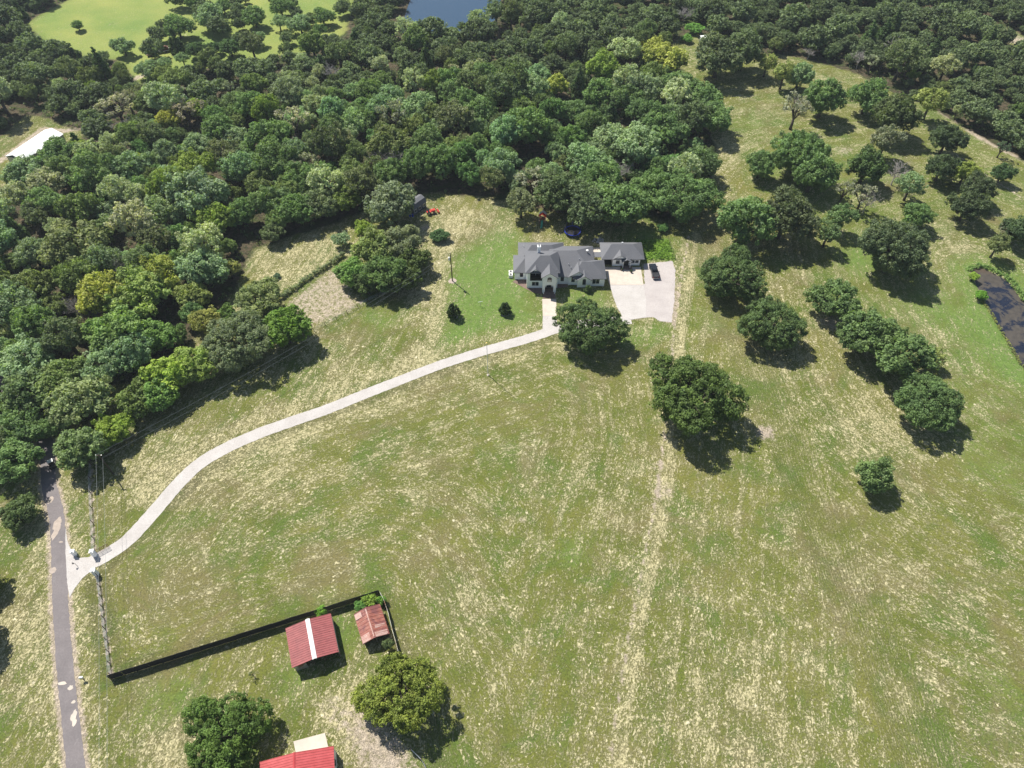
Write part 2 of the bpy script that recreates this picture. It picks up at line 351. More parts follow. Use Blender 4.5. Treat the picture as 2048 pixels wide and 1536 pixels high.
    g = mix(nt, ramp(nt, big, .35, .65, 0, .7), g, (.185, .175, .048))
    g = mix(nt, ramp(nt, stripe, .42, .6, 0, .4), g, (.120, .135, .038))
    pa = noise(nt, N(nt, 'ShaderNodeMapping', {'Vector': pos, 'Location': (37, 11, 3)}).outputs[0], .075, 4, .65, .6); pb = noise(nt, N(nt, 'ShaderNodeMapping', {'Vector': pos, 'Location': (-90, 53, 8)}).outputs[0], .055, 4, .7, .8)
    g = mix(nt, ramp(nt, pa, .48, .62, 0, .75), g, (.085, .135, .026)); g = mix(nt, ramp(nt, pb, .52, .66, 0, .65), g, (.175, .145, .070))
    lushF = math_(nt, 'MULTIPLY', ramp(nt, math_(nt, 'ADD', lushA, ramp(nt, mid, .3, .7, -.3, .3)), .15, .85), .85)
    lc = mix(nt, ramp(nt, med, .3, .7), (.085, .155, .030), (.165, .245, .060))
    g = mix(nt, lushF, g, lc)
    g = mix(nt, math_(nt, 'MULTIPLY', fieldA, .75), g, mix(nt, ramp(nt, big, .35, .65), (.17, .25, .06), (.30, .33, .09)))
    # straw flecks: patches decide how many
    sp_ = math_(nt, 'ADD', strawA, ramp(nt, mid, .25, .75, -.40, .40))
    sp_ = math_(nt, 'ADD', sp_, ramp(nt, stripe, .35, .65, -.12, .12))
    sw = math_(nt, 'SINE', math_(nt, 'ADD', math_(nt, 'MULTIPLY', mowA, 2.5), math_(nt, 'MULTIPLY', mid, 5.0)))
    sp_ = math_(nt, 'ADD', sp_, math_(nt, 'MULTIPLY', sw, .085))
    thr = ramp(nt, sp_, 0, 1.1, .60, .44)
    f1 = math_(nt, 'MULTIPLY', math_(nt, 'SUBTRACT', flv, thr), 14, True); f2 = math_(nt, 'MULTIPLY', math_(nt, 'SUBTRACT', flv2, math_(nt, 'ADD', thr, .03)), 14, True)
    fl = math_(nt, 'MAXIMUM', f1, f2)
    tan = mix(nt, ramp(nt, fine, .3, .7), (.38, .34, .18), (.70, .64, .42))
    g = mix(nt, math_(nt, 'MULTIPLY', fl, .88), g, tan)
    g = mix(nt, ramp(nt, sp_, .45, 1.1, 0, .42), g, (.30, .265, .13))
    vor = N(nt, 'ShaderNodeTexVoronoi', {'Vector': pos, 'Scale': .55, 'Randomness': 1}); vr = N(nt, 'ShaderNodeSeparateColor', {0: vor.outputs['Color']}).outputs
    spot = math_(nt, 'MULTIPLY', math_(nt, 'MULTIPLY', math_(nt, 'SUBTRACT', math_(nt, 'MULTIPLY', vr[0], .22), vor.outputs['Distance']), 12, True), ramp(nt, math_(nt, 'ADD', sp_, math_(nt, 'MULTIPLY', vr[1], .9)), 1.15, 1.4))
    g = mix(nt, math_(nt, 'MULTIPLY', spot, math_(nt, 'SUBTRACT', 1.0, fieldA)), g, (.66, .60, .42))
    # bare sandy soil
    bf = ramp(nt, math_(nt, 'ADD', bareA, math_(nt, 'ADD', ramp(nt, med, .25, .75, -.3, .3), ramp(nt, fine, .3, .7, -.15, .15))), .42, .72)
    bc = mix(nt, ramp(nt, med, .3, .7), (.35, .285, .215), (.56, .47, .385))
    g = mix(nt, math_(nt, 'MULTIPLY', bf, .88), g, bc)
    gc = mix(nt, ramp(nt, noise(nt, pos, 1.2, 4, .7), .35, .65), (.09, .18, .02), (.18, .30, .05))
    g = mix(nt, gardA, g, gc)
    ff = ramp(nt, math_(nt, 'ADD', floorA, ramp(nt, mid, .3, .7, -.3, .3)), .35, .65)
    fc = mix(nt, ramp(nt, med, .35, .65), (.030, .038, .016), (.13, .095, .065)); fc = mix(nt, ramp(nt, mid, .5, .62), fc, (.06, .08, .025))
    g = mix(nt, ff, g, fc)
    g = mix(nt, 1.0, g, mix(nt, ramp(nt, fine, .25, .75), (.48, .50, .50), (1.42, 1.40, 1.36)), 'MULTIPLY')
    nt.links.new(g, p.inputs['Base Color']); p.inputs['Roughness'].default_value = .95; p.inputs['Specular IOR Level'].default_value = .15
    h = math_(nt, 'ADD', math_(nt, 'MULTIPLY', fine, .6), math_(nt, 'ADD', math_(nt, 'MULTIPLY', med, .9), math_(nt, 'MULTIPLY', fl, .35)))
    bmp = N(nt, 'ShaderNodeBump', {'Height': h, 'Strength': 1.0, 'Distance': .22}); nt.links.new(bmp.outputs[0], p.inputs['Normal'])
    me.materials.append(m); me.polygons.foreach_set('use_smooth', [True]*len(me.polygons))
    o = bpy.data.objects.new('ground', me); C.objects.link(o); tag(o, kind='structure')
make_ground()

def water(name, poly, z, murky):
    m, nt, p = new_mat(name + '_surface'); pos = geo(nt)
    if murky:
        f = noise(nt, pos, .16, 5, .65, .8); g = noise(nt, pos, .9, 4, .7)
        mat_ = ramp(nt, math_(nt, 'ADD', f, ramp(nt, g, .3, .7, -.04, .04)), .44, .53)
        c = mix(nt, mat_, (.012, .016, .03), mix(nt, ramp(nt, g, .3, .7), (.040, .034, .028), (.075, .064, .050)))
        far = N(nt, 'ShaderNodeSeparateXYZ', {0: pos}).outputs[1]
        c = mix(nt, math_(nt, 'MULTIPLY', ramp(nt, far, 160, 168), ramp(nt, f, .35, .6)), c, (.12, .055, .018))
        nt.links.new(c, p.inputs['Base Color']); nt.links.new(ramp(nt, mat_, 0, 1, .08, .6), p.inputs['Roughness'])
    else:
        p.inputs['Base Color'].default_value = (.03, .06, .10, 1); p.inputs['Roughness'].default_value = .05
        b = N(nt, 'ShaderNodeBump', {'Height': noise(nt, pos, 1.5, 3), 'Strength': .15, 'Distance': .02}); nt.links.new(b.outputs[0], p.inputs['Normal'])
    mb = MB(); n = len(poly); cx, cy = poly.mean(0)
    ex = [(cx+(a-cx)*1.04, cy+(b-cy)*1.04, z) for a, b in poly]
    mb.add(ex, [tuple(range(n))]); o = mb.build(name, m); tag(o, kind='structure')
water('pond_water', POND, -.35, True); water('far_pond_water', POND2, -.35, False)

def smooth_line(pts, step=1.0):
    pts = [np.array(p, float) for p in pts]; out = []
    for i in range(len(pts)-1):
        p0 = pts[max(i-1, 0)]; p1 = pts[i]; p2 = pts[i+1]; p3 = pts[min(i+2, len(pts)-1)]
        k = max(2, int(np.linalg.norm(p2-p1)/step))
        for j in range(k):
            t = j/k; out.append(.5*((2*p1)+(-p0+p2)*t+(2*p0-5*p1+4*p2-p3)*t*t+(-p0+3*p1-3*p2+p3)*t**3))
    out.append(pts[-1]); return np.array(out)
def ribbon(name, line, widths, z, mat, jit=.12):
    L = smooth_line(line, .6); n = len(L); vs = []; fs = []
    for i in range(n):
        d = L[min(i+1, n-1)] - L[max(i-1, 0)]; d /= np.linalg.norm(d)+1e-9; nn = np.array([-d[1], d[0]])
        wd = np.interp(i/(n-1), np.linspace(0, 1, len(widths)), widths)/2
        a = L[i] + nn*(wd + random.uniform(-jit, jit)); b = L[i] - nn*(wd + random.uniform(-jit, jit))
        vs += [(a[0], a[1], z), (b[0], b[1], z)]
    fs = [(2*i, 2*i+1, 2*i+3, 2*i+2) for i in range(n-1)]
    o = MB().add(vs, fs).build(name, mat); tag(o, kind='structure'); return o
def sheet(name, pts, z, mat, jit=0., thick=0):
    pts = np.array(pts); out = []
    for i in range(len(pts)):
        a = pts[i]; b = pts[(i+1) % len(pts)]; k = max(1, int(np.linalg.norm(b-a)/.7)) if jit else 1
        for j in range(k):
            q = a + (b-a)*j/k; out.append((q[0]+random.uniform(-jit, jit), q[1]+random.uniform(-jit, jit)))
    mb = MB()
    if thick: mb.prism(out, z-thick, z, 'z')
    else: mb.add([(a, b, z) for a, b in out], [tuple(range(len(out)))])
    o = mb.build(name, mat); tag(o, kind='structure'); return o
def drive_mat(name, base, worn, edge):
    m, nt, p = new_mat(name); pos = geo(nt)
    f = noise(nt, pos, .25, 4, .6); g = noise(nt, pos, 3.0, 4, .7); h = noise(nt, pos, .9, 3, .6, 1)
    c = mix(nt, ramp(nt, f, .35, .65), base, worn); c = mix(nt, ramp(nt, h, .60, .70, 0, .5), c, edge)
    c = mix(nt, 1.0, c, mix(nt, ramp(nt, g, .3, .7), (.86, .86, .86), (1.12, 1.12, 1.12)), 'MULTIPLY')
    nt.links.new(c, p.inputs['Base Color']); p.inputs['Roughness'].default_value = .95
    return m
M['gravel'] = drive_mat('limestone_gravel', (.40, .375, .35), (.46, .435, .41), (.33, .30, .265))
M['padgravel'] = drive_mat('pad_gravel', (.37, .335, .32), (.42, .385, .365), (.31, .27, .25))
M['tar'] = drive_mat('road_tar', (.150, .134, .134), (.185, .165, .163), (.22, .20, .195))
ribbon('road', ROAD, [3.0, 3.0, 3.0, 3.1, 3.3, 3.5], .02, M['tar'], .10)
ribbon('driveway', DRIVE, [3.4, 3.4, 3.2, 3.0, 3.1, 3.1], .028, M['gravel'], .07)
sheet('driveway_mouth', PP([(131,1050),(135,1082),(142,1100),(157,1116),(176,1115),(194,1108),(206,1125),(190,1136),(165,1156),(148,1178),(139,1195),(134,1160),(131,1100)]), .034, M['gravel'], .06)
sheet('parking_pad', PAD, .030, M['padgravel'], .12)
sheet('parking_apron', PP([(1208,534),(1281.5,534.5),(1287,570),(1219.5,570)]), .06, M['concrete'], 0, .06)
sheet('gravel_pad', PP([(1220,570.6),(1287,570.6),(1292,600),(1292,634),(1250,641),(1234,614),(1226,592)]), .044, M['gravel'], .05)
sheet('front_walk', PP([(1084.5,598),(1112,598),(1113.5,632),(1085.5,632)]), .06, M['concrete'], 0, .06)
sheet('walk_gravel', PP([(1085.5,632),(1113.5,632),(1114,662),(1085,674)]), .038, M['gravel'], .05)
sheet('barn_slab', PP([(587,1483),(650,1466),(657,1496),(592,1507)]), .12, M['concrete'], 0, .12)
sheet('back_patio', PP([(1181,496),(1205,494),(1212,512),(1187,512)]), .05, M['concrete'], 0, .05)
for k, (x, y, rx, ry) in enumerate([(101,1000,.7,1.0),(114,1048,.8,1.6),(112,1063,.7,2.0),(106,1141,.75,.7),(124,1367,.9,.35),(141,1376,.5,.5),(148,1432,.55,1.1),(149,1446,.4,.7),(147,1404,.35,.35),(122,1084,.5,.2)]):
    cx, cy, _ = P(x, y)
    sheet('sand_patch', [(cx+rx*math.cos(t)*random.uniform(.75,1.15), cy+ry*math.sin(t)*random.uniform(.75,1.15)) for t in np.linspace(0, 2*math.pi, 18)[:-1]], .031+.001*k, M['sand'] if y < 1200 else M['concrete'], .03)
# ------------------------------------------------------------------ buildings
def window(parent, x, z, w_, h, y, panes=2, name='window', deep=.06, shut=False, arch=False):
    fr = MB(); t = .09
    fr.box(x, x+t, y-deep, y+.02, z, z+h); fr.box(x+w_-t, x+w_, y-deep, y+.02, z, z+h)
    fr.box(x+t, x+w_-t, y-deep, y+.02, z, z+t); fr.box(x+t, x+w_-t, y-deep, y+.02, z+h-t, z+h)
    fr.box(x+t, x+w_-t, y-deep+.01, y+.015, z+h/2-.035, z+h/2+.035)
    if arch:
        pl = [(x, z+h+.001)] + [(x+w_/2-w_/2*math.cos(a), z+h+.42*math.sin(a)) for a in np.linspace(.15, math.pi-.15, 7)] + [(x+w_, z+h+.001)]
        fr.prism(pl, y-deep, y+.02)
    f = fr.build(name, M['trim'], parent)
    gl = MB(); gl.box(x+t, x+w_-t, y-.022, y-.004, z+t, z+h-t); g = gl.build('pane', M['glass'], f)
    if shut: gl = MB(); gl.box(x+t+.02, x+w_-t-.02, y-.035, y-.024, z+t, z+h*.50); gl.build('shutter', M['galv'], f)
    return f

H = thing('farmhouse', 'large white brick house with grey shingle hip roofs, front balcony and arched porch', 'house', (13, 158, 0))
def hb(mb, name, mat, parent=None, **k):     # build in world metres, parented to the house
    o = mb.build(name, mat, parent or H)
    if parent is None: o.location = (-13, -158, 0)
    return o
hw = MB()
hw.box(.75, 4.3, 157.6, 165, 0, 2.75)                       # left wing
hw.box(4.3, 5.15, 153.9, 160.2, 0, 5.95)                    # two storey block left pier
hw.box(5.15, 8.65, 153.9, 160, 0, 2.75)                     # below the balcony
hw.box(5.15, 8.65, 156.2, 160, 2.75, 5.95)                  # back of the balcony
hw.box(8.65, 13.1, 153.9, 162.8, 0, 5.94)
hw.box(4.3, 8.65, 160, 162.8, 0, 5.94)
hw.box(2.2, 15.2, 162.8, 170.2, 0, 2.9)                     # rear wing
hw.box(13.1, 16.3, 155.6, 166, 0, 3.1)                      # recessed front
hw.box(16.3, 22.8, 155.25, 168, 0, 2.9)
hw.box(22.8, 26.75, 154.7, 162.2, 0, 2.85)
hw.box(18.9, 22.8, 154.15, 155.25, 0, 2.75)
hw.prism([(16.3, 2.9), (22.0, 2.9), (22.0, 3.1), (19.2, 4.85), (16.3, 3.1)], 155.27, 156.2)
hw.prism([(18.9, 2.75), (22.8, 2.75), (22.8, 2.85), (20.8, 4.1), (18.9, 2.85)], 154.17, 155.0)
hw.prism([(5.35, 5.95), (8.15, 5.95), (6.75, 7.15)], 153.95, 154.4)
# entry gable with its arched opening
xa, xb, zs = 9.45, 11.85, 2.15
arch = [(10.65 - 1.2*math.cos(a), zs + .85*math.sin(a)) for a in np.linspace(0, math.pi, 13)]
hw.prism([(8.7, 0), (xa, 0)] + arch + [(xb, 0), (12.6, 0), (12.6, 5.95), (10.65, 7.3), (8.7, 5.95)], 151.85, 152.2)
hw.box(8.7, 9.0, 152.2, 153.9, 0, 5.9); hw.box(12.3, 12.6, 152.2, 153.9, 0, 5.9); hw.box(9.0, 12.3, 152.2, 153.9, 3.15, 5.9)
wall = hb(hw, 'wall', M['brick']); HW = bpy.data.objects.new('x', None); bpy.data.objects.remove(HW)
def hwin(*a, **k):
    f = window(H, *a, **k); f.location = (-13, -158, 0); return f
hwin(2.3, 1.0, .95, 1.45, 157.6); hwin(5.75, .95, .9, 1.35, 153.9); hwin(6.75, .95, .9, 1.35, 153.9)
hwin(10.05, 4.15, 1.2, 1.25, 151.85, shut=True, arch=True)
hwin(14.1, 1.1, .95, 1.75, 155.6); hwin(17.2, 1.1, .95, 1.7, 155.25, arch=True); hwin(20.35, 1.05, .95, 1.7, 154.15, arch=True)
hwin(23.3, 1.0, .9, 1.6, 154.7); hwin(24.35, 1.0, .9, 1.6, 154.7)
hwin(5.3, 2.85, 1.5, 2.3, 156.2); hwin(6.9, 2.85, 1.5, 2.3, 156.2)
mb = MB(); mb.box(5.2, 8.6, 153.92, 156.15, 2.76, 2.82); hb(mb, 'balcony_floor', M['darkmetal'])
mb = MB(); mb.box(5.16, 8.6, 153.93, 153.98, 3.72, 3.80); mb.box(5.16, 8.6, 153.93, 153.98, 2.9, 2.96)
for i in range(34): mb.box(5.2+i*.1, 5.235+i*.1, 153.94, 153.97, 2.96, 3.72)
hb(mb, 'balcony_railing', M['trim'])
mb = MB(); mb.box(5.16, 8.64, 154.5, 156.19, 5.75, 5.93); hb(mb, 'balcony_ceiling', M['trim'])
mb = MB(); mb.box(10.0, 11.3, 153.82, 153.9, .35, 2.7); d = hb(mb, 'door', M['trim']); mb = MB(); mb.ball((11.1, 153.78, 1.4), .05, 6); mb.build('handle', M['chrome'], d)
mb = MB(); mb.box(9.0, 12.3, 151.6, 153.8, .0, .32)
for i in range(5): mb.box(8.9-.02*i, 12.4+.02*i, 151.55-.42*(i+1), 151.598-.42*i, 0, .30-.055*i)
hb(mb, 'front_steps', M['stone'])
for x in (9.05, 12.25): mb = MB(); mb.cyl((x, 151.2, 0), .16, 1.0, 12); hb(mb, 'column', M['white'])
# roofs: overlapping hip and gable volumes
r = MB()
r.hip(3.75, 13.7, 153.45, 163.3, 6.0, 8.0, 10.8, 157.7, 8.9)
r.gable_y(4.85, 8.5, 6.75, 5.96, 7.38, 153.5, 157.2)
r.gable_y(8.25, 13.05, 10.65, 5.85, 7.58, 151.45, 157.3)
r.hip(.35, 8.5, 157.2, 165.2, 2.85, 3.9, 6, 161.2, 5.2)
r.hip(1.8, 15.6, 160.9, 170.9, 3.0, 5.8, 11.5, 165.8, 6.1)
r.hip(9.2, 24.3, 155.15, 169.0, 3.15, 12.0, 18.7, 162.7, 6.6)
r.hip(17.5, 27.2, 154.4, 162.8, 2.95, 20.2, 23.2, 158.9, 5.65)
r.gable_y(15.95, 22.4, 19.2, 3.0, 5.15, 154.95, 159.6)
r.gable_y(18.5, 23.15, 20.8, 2.75, 4.38, 153.85, 158.3)
roof = hb(r, 'roof', M['shingles'])
mb = MB(); mb.obox((7.75, 160.9, 5.6), .85, .85, 4.0); mb.obox((7.75, 160.9, 9.6), 1.0, 1.0, .14)
ch = mb.build('chimney', M['brick'], roof); mb = MB(); mb.cyl((7.75, 160.9, 9.74), .22, .28, 10); mb.build('chimney_cap', M['darkmetal'], H).location = (-13, -158, 0)
for x, y, z in ((19.5, 160.1, 5.35), (17.0, 157.6, 4.3), (16.4, 158.6, 4.8), (3.5, 167, 4.6), (13.5, 160, 5.4)): mb = MB(); mb.cyl((x, y, z), .09, .45, 8); mb.build('roof_vent', M['galv'], roof)
mb = MB(); mb.ball((22.2, 164.6, 5.1), .42, 12, .4); mb.cyl((22.2, 164.6, 4.2), .05, .8, 6); mb.build('satellite_dish', M['white'], roof)
for y, wh in ((158.7, 'nearer'), (160.0, 'farther')):
    mb = MB(); mb.box(-.95, .2, y-.5, y+.5, 0, 1.0); o = mb.build('heat_pump', M['white']); tag(o, wh + ' of two pale cooling units beside the left wing of the white house', 'heat pump')
    fan = MB(); fan.cyl((-.38, y, 1.0), .36, .04, 14); fan.build('fan_grille', M['darkmetal'], o)
sheet('flower_bed', [(1.2,157.5),(4.2,157.5),(4.2,153.8),(8.6,153.8),(8.6,151.2),(6.2,151.9),(3.0,154.2),(.2,156.6)], .035, M['stone'], .05)
sheet('flower_bed_front', [(12.8,155.5),(16.2,155.5),(16.2,154.3),(12.9,153.6)], .035, M['stone'], .05)
# connector roof between house and garage
mb = MB(); mb.box(24.0, 27.4, 164.4, 166.7, 2.55, 2.75); bt = mb.build('breezeway', M['shingles'])
tag(bt, 'low flat grey covered walkway linking the white house to its garage', 'walkway roof')
for x, y in ((24.4, 164.6), (26.9, 164.6), (24.4, 166.5), (26.9, 166.5)): mb = MB(); mb.cyl((x, y, 0), .09, 2.56, 8); mb.build('post', M['white'], bt)

G = thing('garage_house', 'small white guest building with grey hip roof and dark carport bay by the parking pad', 'garage', (33, 167, 0))
def gb(mb, name, mat, parent=None):
    o = mb.build(name, mat, parent or G)
    if parent is None: o.location = (-33, -167, 0)
    return o
mb = MB(); mb.box(29.9, 38.1, 163.8, 170.5, 0, 2.6); mb.box(26.9, 29.9, 168.8, 170.5, 0, 2.6); mb.box(26.9, 27.15, 163.9, 168.8, 0, 2.6)
mb.prism([(29.9, 2.6), (34.3, 2.6), (34.3, 2.7), (32.1, 4.05), (29.9, 2.7)], 163.55, 164.4); mb.box(29.9, 33.2, 163.55, 163.8, 0, 2.6)
gb(mb, 'wall', M['brick'])
mb = MB(); mb.hip(26.5, 39.3, 163.3, 171.2, 2.75, 29.6, 35.9, 167.6, 5.0); mb.gable_y(29.5, 34.75, 32.1, 2.6, 4.25, 163.2, 167.6)
mb.gable_y(32.5, 35.6, 34.0, 2.3, 3.2, 162.5, 165.2)
grf = gb(mb, 'roof', M['shingles'])
mb = MB(); mb.cyl((33, 168.8, 4.2), .3, .45, 10); mb.build('roof_vent', M['galv'], grf)
mb = MB(); mb.box(33.3, 34.8, 163.72, 163.80, 0, 2.2); gb(mb, 'door', M['trim'])
mb = MB(); mb.box(32.9, 33.15, 162.7, 162.95, 0, 2.35); gb(mb, 'column', M['white']); mb = MB(); mb.box(35.0, 35.25, 162.7, 162.95, 0, 2.35); gb(mb, 'column', M['white'])
for x in (30.9,): f = window(G, x, .9, 1.1, 1.25, 163.55); f.location = (-33, -167, 0)
for x in (35.5, 36.7): f = window(G, x, 1.0, 1.0, 1.0, 163.8); f.location = (-33, -167, 0)
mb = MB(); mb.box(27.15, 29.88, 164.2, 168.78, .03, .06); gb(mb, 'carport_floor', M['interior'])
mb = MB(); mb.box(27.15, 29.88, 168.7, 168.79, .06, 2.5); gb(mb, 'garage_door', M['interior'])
sheet('porch_slab', [(32.3,161.9),(35.8,161.7),(35.8,163.7),(32.3,163.7)], .12, M['stone'], 0, .05)

def ridged_gable(mb, x0, x1, y0, y1, ze, zr, rib=.45, xr=None, th=.06, h=.05):
    xr = (x0+x1)/2 if xr is None else xr
    mb.gable_y(x0, x1, xr, ze, zr, y0, y1, th)
    n = int((y1-y0)/rib)
    for i in range(n+1):
        y = y0 + .03 + (y1-y0-.1)*i/n
        for a, b, za, zb in ((x0+.02, xr-.15, ze, zr-.15*(zr-ze)/(xr-x0)), (xr+.15, x1-.02, zr-.15*(zr-ze)/(x1-xr), ze)):
            mb.add([(a,y,za-.02),(b,y,zb-.02),(b,y+.05,zb-.02),(a,y+.05,za-.02),(a,y,za+h),(b,y,zb+h),(b,y+.05,zb+h),(a,y+.05,za+h)], [(0,3,2,1),(4,5,6,7),(0,1,5,4),(1,2,6,5),(2,3,7,6),(3,0,4,7)])
    return mb
def frame_of(q, z):           # centre, angle, width, length from four roof corners in photo points (front-left, front-right, back-right, back-left)
    a, b, c, d = [np.array(P(x, y, z)[:2]) for x, y in q]
    ctr = (a+b+c+d)/4; wv = ((b-a)+(c-d))/2; lv = ((d-a)+(c-b))/2
    return ctr, math.atan2(wv[1], wv[0]), np.linalg.norm(wv), np.linalg.norm(lv)
# red barn with the white ridge
ctr, ang, bw, bl = frame_of([(588,1335),(678.5,1302),(660,1227),(566,1257)], 2.9)
rb = thing('red_shed', 'open-fronted shed with faded dark red ribbed roof and wide white ridge strip', 'shed', (ctr[0], ctr[1], 0), ang)
mb = MB(); ridged_gable(mb, -bw/2, bw/2, -bl/2, bl/2, 2.75, 3.55); roof_ = mb.build('roof', M['red_roof'], rb)
mb = MB(); mb.prism([(-.42, 3.53), (0, 3.72), (.42, 3.53), (.42, 3.45), (0, 3.6), (-.42, 3.45)], -bl/2-.04, bl/2+.04); mb.build('ridge_cap', M['white'], roof_)
mb = MB(); wd = .08; X0, X1, Y0, Y1 = -bw/2+.25, bw/2-.06, -bl/2+.3, bl/2-.3
mb.box(X0, X0+wd, Y0, Y1, 0, 2.7); mb.box(X1-wd, X1, Y0, Y1, 0, 2.7); mb.box(X0, X1, Y1-wd, Y1, 0, 2.7); mb.box(X0, X0+2.3, Y0, Y0+wd, 0, 2.7)
mb.build('wall', M['sheet'], rb)
mb = MB(); mb.box(X1+.002, X1+.03, Y0, Y1, 1.7, 2.65); mb.build('side_panel', M['white'], rb)
for x in (-.6, 1.4, X1-.2): mb = MB(); mb.box(x, x+.12, Y0, Y0+.12, 0, 2.9); mb.build('post', M['post_wood'], rb)
mb = MB(); mb.box(X0+.4, X1-.6, Y0+2.5, Y1-.5, 0, 1.1); mb.build('hay_stack', M['interior'], rb)
# rusty shed
ctr, ang, bw, bl = frame_of([(728,1288),(780.5,1266.5),(758.5,1207.5),(705,1229)], 2.2)
rs = thing('rusty_shed', 'old shed with patchy rusty tin gable roof beside the sheet metal fence', 'shed', (ctr[0], ctr[1], 0), ang)
mb = MB(); ridged_gable(mb, -bw/2, bw/2, -bl/2, bl/2, 2.1, 3.1, .7, -.1); ro = mb.build('roof', M['rust_roof'], rs)
mb = MB()
def patch(x0, x1, y0, y1):
    s = 1.0/(bw/2+.1) if x0 < 0 else -1.0/(bw/2-.1)
    zf = lambda x: 3.1 + (x+.1)*s*(1 if x0 < 0 else 1) + .07
    return mb.add([(x0,y0,zf(x0)),(x1,y0,zf(x1)),(x1,y1,zf(x1)),(x0,y1,zf(x0)),(x0,y0,zf(x0)-.04),(x1,y0,zf(x1)-.04),(x1,y1,zf(x1)-.04),(x0,y1,zf(x0)-.04)], [(0,1,2,3),(4,7,6,5),(0,4,5,1),(1,5,6,2),(2,6,7,3),(3,7,4,0)])
patch(.1, bw/2-.1, -bl/2+.1, -bl/2+1.1); patch(.5, bw/2-.2, -bl/2+1.9, -bl/2+2.5); patch(-bw/2+.05, -1.3, bl/2-1.5, bl/2-.3); patch(-.35, -.12, -bl/2+.3, bl/2-.4); patch(-bw/2+.1, -.9, -bl/2+.1, -bl/2+1.6)
mb.build('roof_patch', M['rust_pale'], ro)
mb = MB(); X0, X1, Y0, Y1 = -bw/2+.3, bw/2-.3, -bl/2+.5, bl/2-.3
mb.box(X0, X0+wd, Y0, Y1, 0, 2.1); mb.box(X1-wd, X1, Y0, Y1, 0, 2.1); mb.box(X0, X1, Y1-wd, Y1, 0, 2.1); mb.build('wall', M['interior'], rs)
for x in (X0, 0, X1-.1): mb = MB(); mb.box(x, x+.1, Y0-.3, Y0-.2, 0, 2.4); mb.build('post', M['sheet'], rs)
# bright red roofed house at the bottom edge
ctr, ang, bw, bl = frame_of([(536,1620),(690,1590),(649,1497),(500,1534)], 2.9)
br = thing('red_roof_house', 'house with bright red ribbed metal roof at the bottom edge beside a concrete slab', 'house', (ctr[0], ctr[1], 0), ang)
mb = MB(); ridged_gable(mb, -bw/2, bw/2, -bl/2, bl/2, 2.8, 4.0, .42, -.2); rr = mb.build('roof', M['bright_red'], br)
mb = MB(); mb.prism([(-.42, 3.98), (-.2, 4.08), (.02, 3.98), (.02, 3.92), (-.2, 4.0), (-.42, 3.92)], -bl/2-.03, bl/2+.03); mb.build('ridge_cap', M['bright_red'], rr)
mb = MB(); mb.box(-bw/2+.35, bw/2-.06, -bl/2+.35, bl/2-.35, 0, 2.75); wl = mb.build('wall', M['white'], br)
mb = MB(); mb.box(bw/2-.055, bw/2-.03, bl/2-3.0, bl/2-1.9, 1.0, 2.2); mb.build('window', M['glass'], br)
# white metal barn far left
q0 = P(10, 320, 3.2); q1 = P(96, 262, 3.2); q2 = P(113, 275, 3.2)
ax = Vector((q1[0]-q0[0], q1[1]-q0[1])); BL = ax.length - 1.5; BA = math.atan2(ax.y, ax.x); BW = 2*abs((P(76, 303, 4.2)[0]-q0[0])*math.sin(math.atan2(ax.y, ax.x)) - (P(76, 303, 4.2)[1]-q0[1])*math.cos(math.atan2(ax.y, ax.x)))*.50
cx = (q0[0]+q1[0])/2 + math.sin(BA)*BW/2; cy = (q0[1]+q1[1])/2 - math.cos(BA)*BW/2
wb = thing('white_barn', 'long white metal barn with grey skylight strips half hidden by trees at the left edge', 'barn', (cx, cy, 0), BA + math.pi/2)
mb = MB(); mb.gable_y(-BW/2, BW/2, 0, 4.2, 5.6, -BL/2, BL/2); wr = mb.build('roof', M['white'], wb)
mb = MB(); mb.box(-BW/2+.2, BW/2-.2, -BL/2+.2, BL/2-.2, 0, 4.15); mb.build('wall', M['galv'], wb)
for y in (-6, 4): mb = MB(); mb.add([(-4.6,y,4.66),(-3.2,y,4.97),(-3.2,y+5,4.97),(-4.6,y+5,4.66)], [(0,1,2,3)]); mb.build('skylight', M['skyl'], wr)
mb = MB(); mb.box(BW/2-.02, BW/2+.06, -BL/2, BL/2, 4.02, 4.16); mb.build('gutter', M['green_pl'], wb)
# dark garden hut in the shade of the wood
hx, hy, _ = P(832, 418); hut = thing('garden_hut', 'dark grey hut with barrel roof and framed windows half hidden under trees', 'hut', (hx, hy, 0), R(52))
pl = [(-1.9, 0), (1.9, 0), (1.9, 2.2), (1.2, 3.2), (0, 3.7), (-1.2, 3.2), (-1.9, 2.2)]
mb = MB(); mb.prism(pl, -3, 3); mb.v = [(b_, a, c) for a, b_, c in mb.v]; M['hut'] = simple('hut_cladding', (.07, .085, .11), .7, .15, 2); mb.build('wall', M['hut'], hut)
mb = MB(); mb.prism([(-2.1, 2.1), (-1.32, 3.3), (0, 3.85), (1.32, 3.3), (2.1, 2.1), (1.98, 2.1), (1.22, 3.22), (0, 3.73), (-1.22, 3.22), (-1.98, 2.1)], -3.15, 3.15); mb.v = [(b_, a, c) for a, b_, c in mb.v]
mb.build('roof', M['shingles'], hut)
for x in (-2.0, 0, 2.0):
    mb = MB(); mb.box(x-.55, x+.55, -1.98, -1.9, .7, .85); mb.box(x-.55, x+.55, -1.98, -1.9, 1.75, 1.9); mb.box(x-.55, x-.42, -1.98, -1.9, .85, 1.75); mb.box(x+.42, x+.55, -1.98, -1.9, .85, 1.75)
    f = mb.build('window', M['galv'], hut); mb = MB(); mb.box(x-.42, x+.42, -1.94, -1.9, .85, 1.75); mb.build('pane', M['glass'], f)
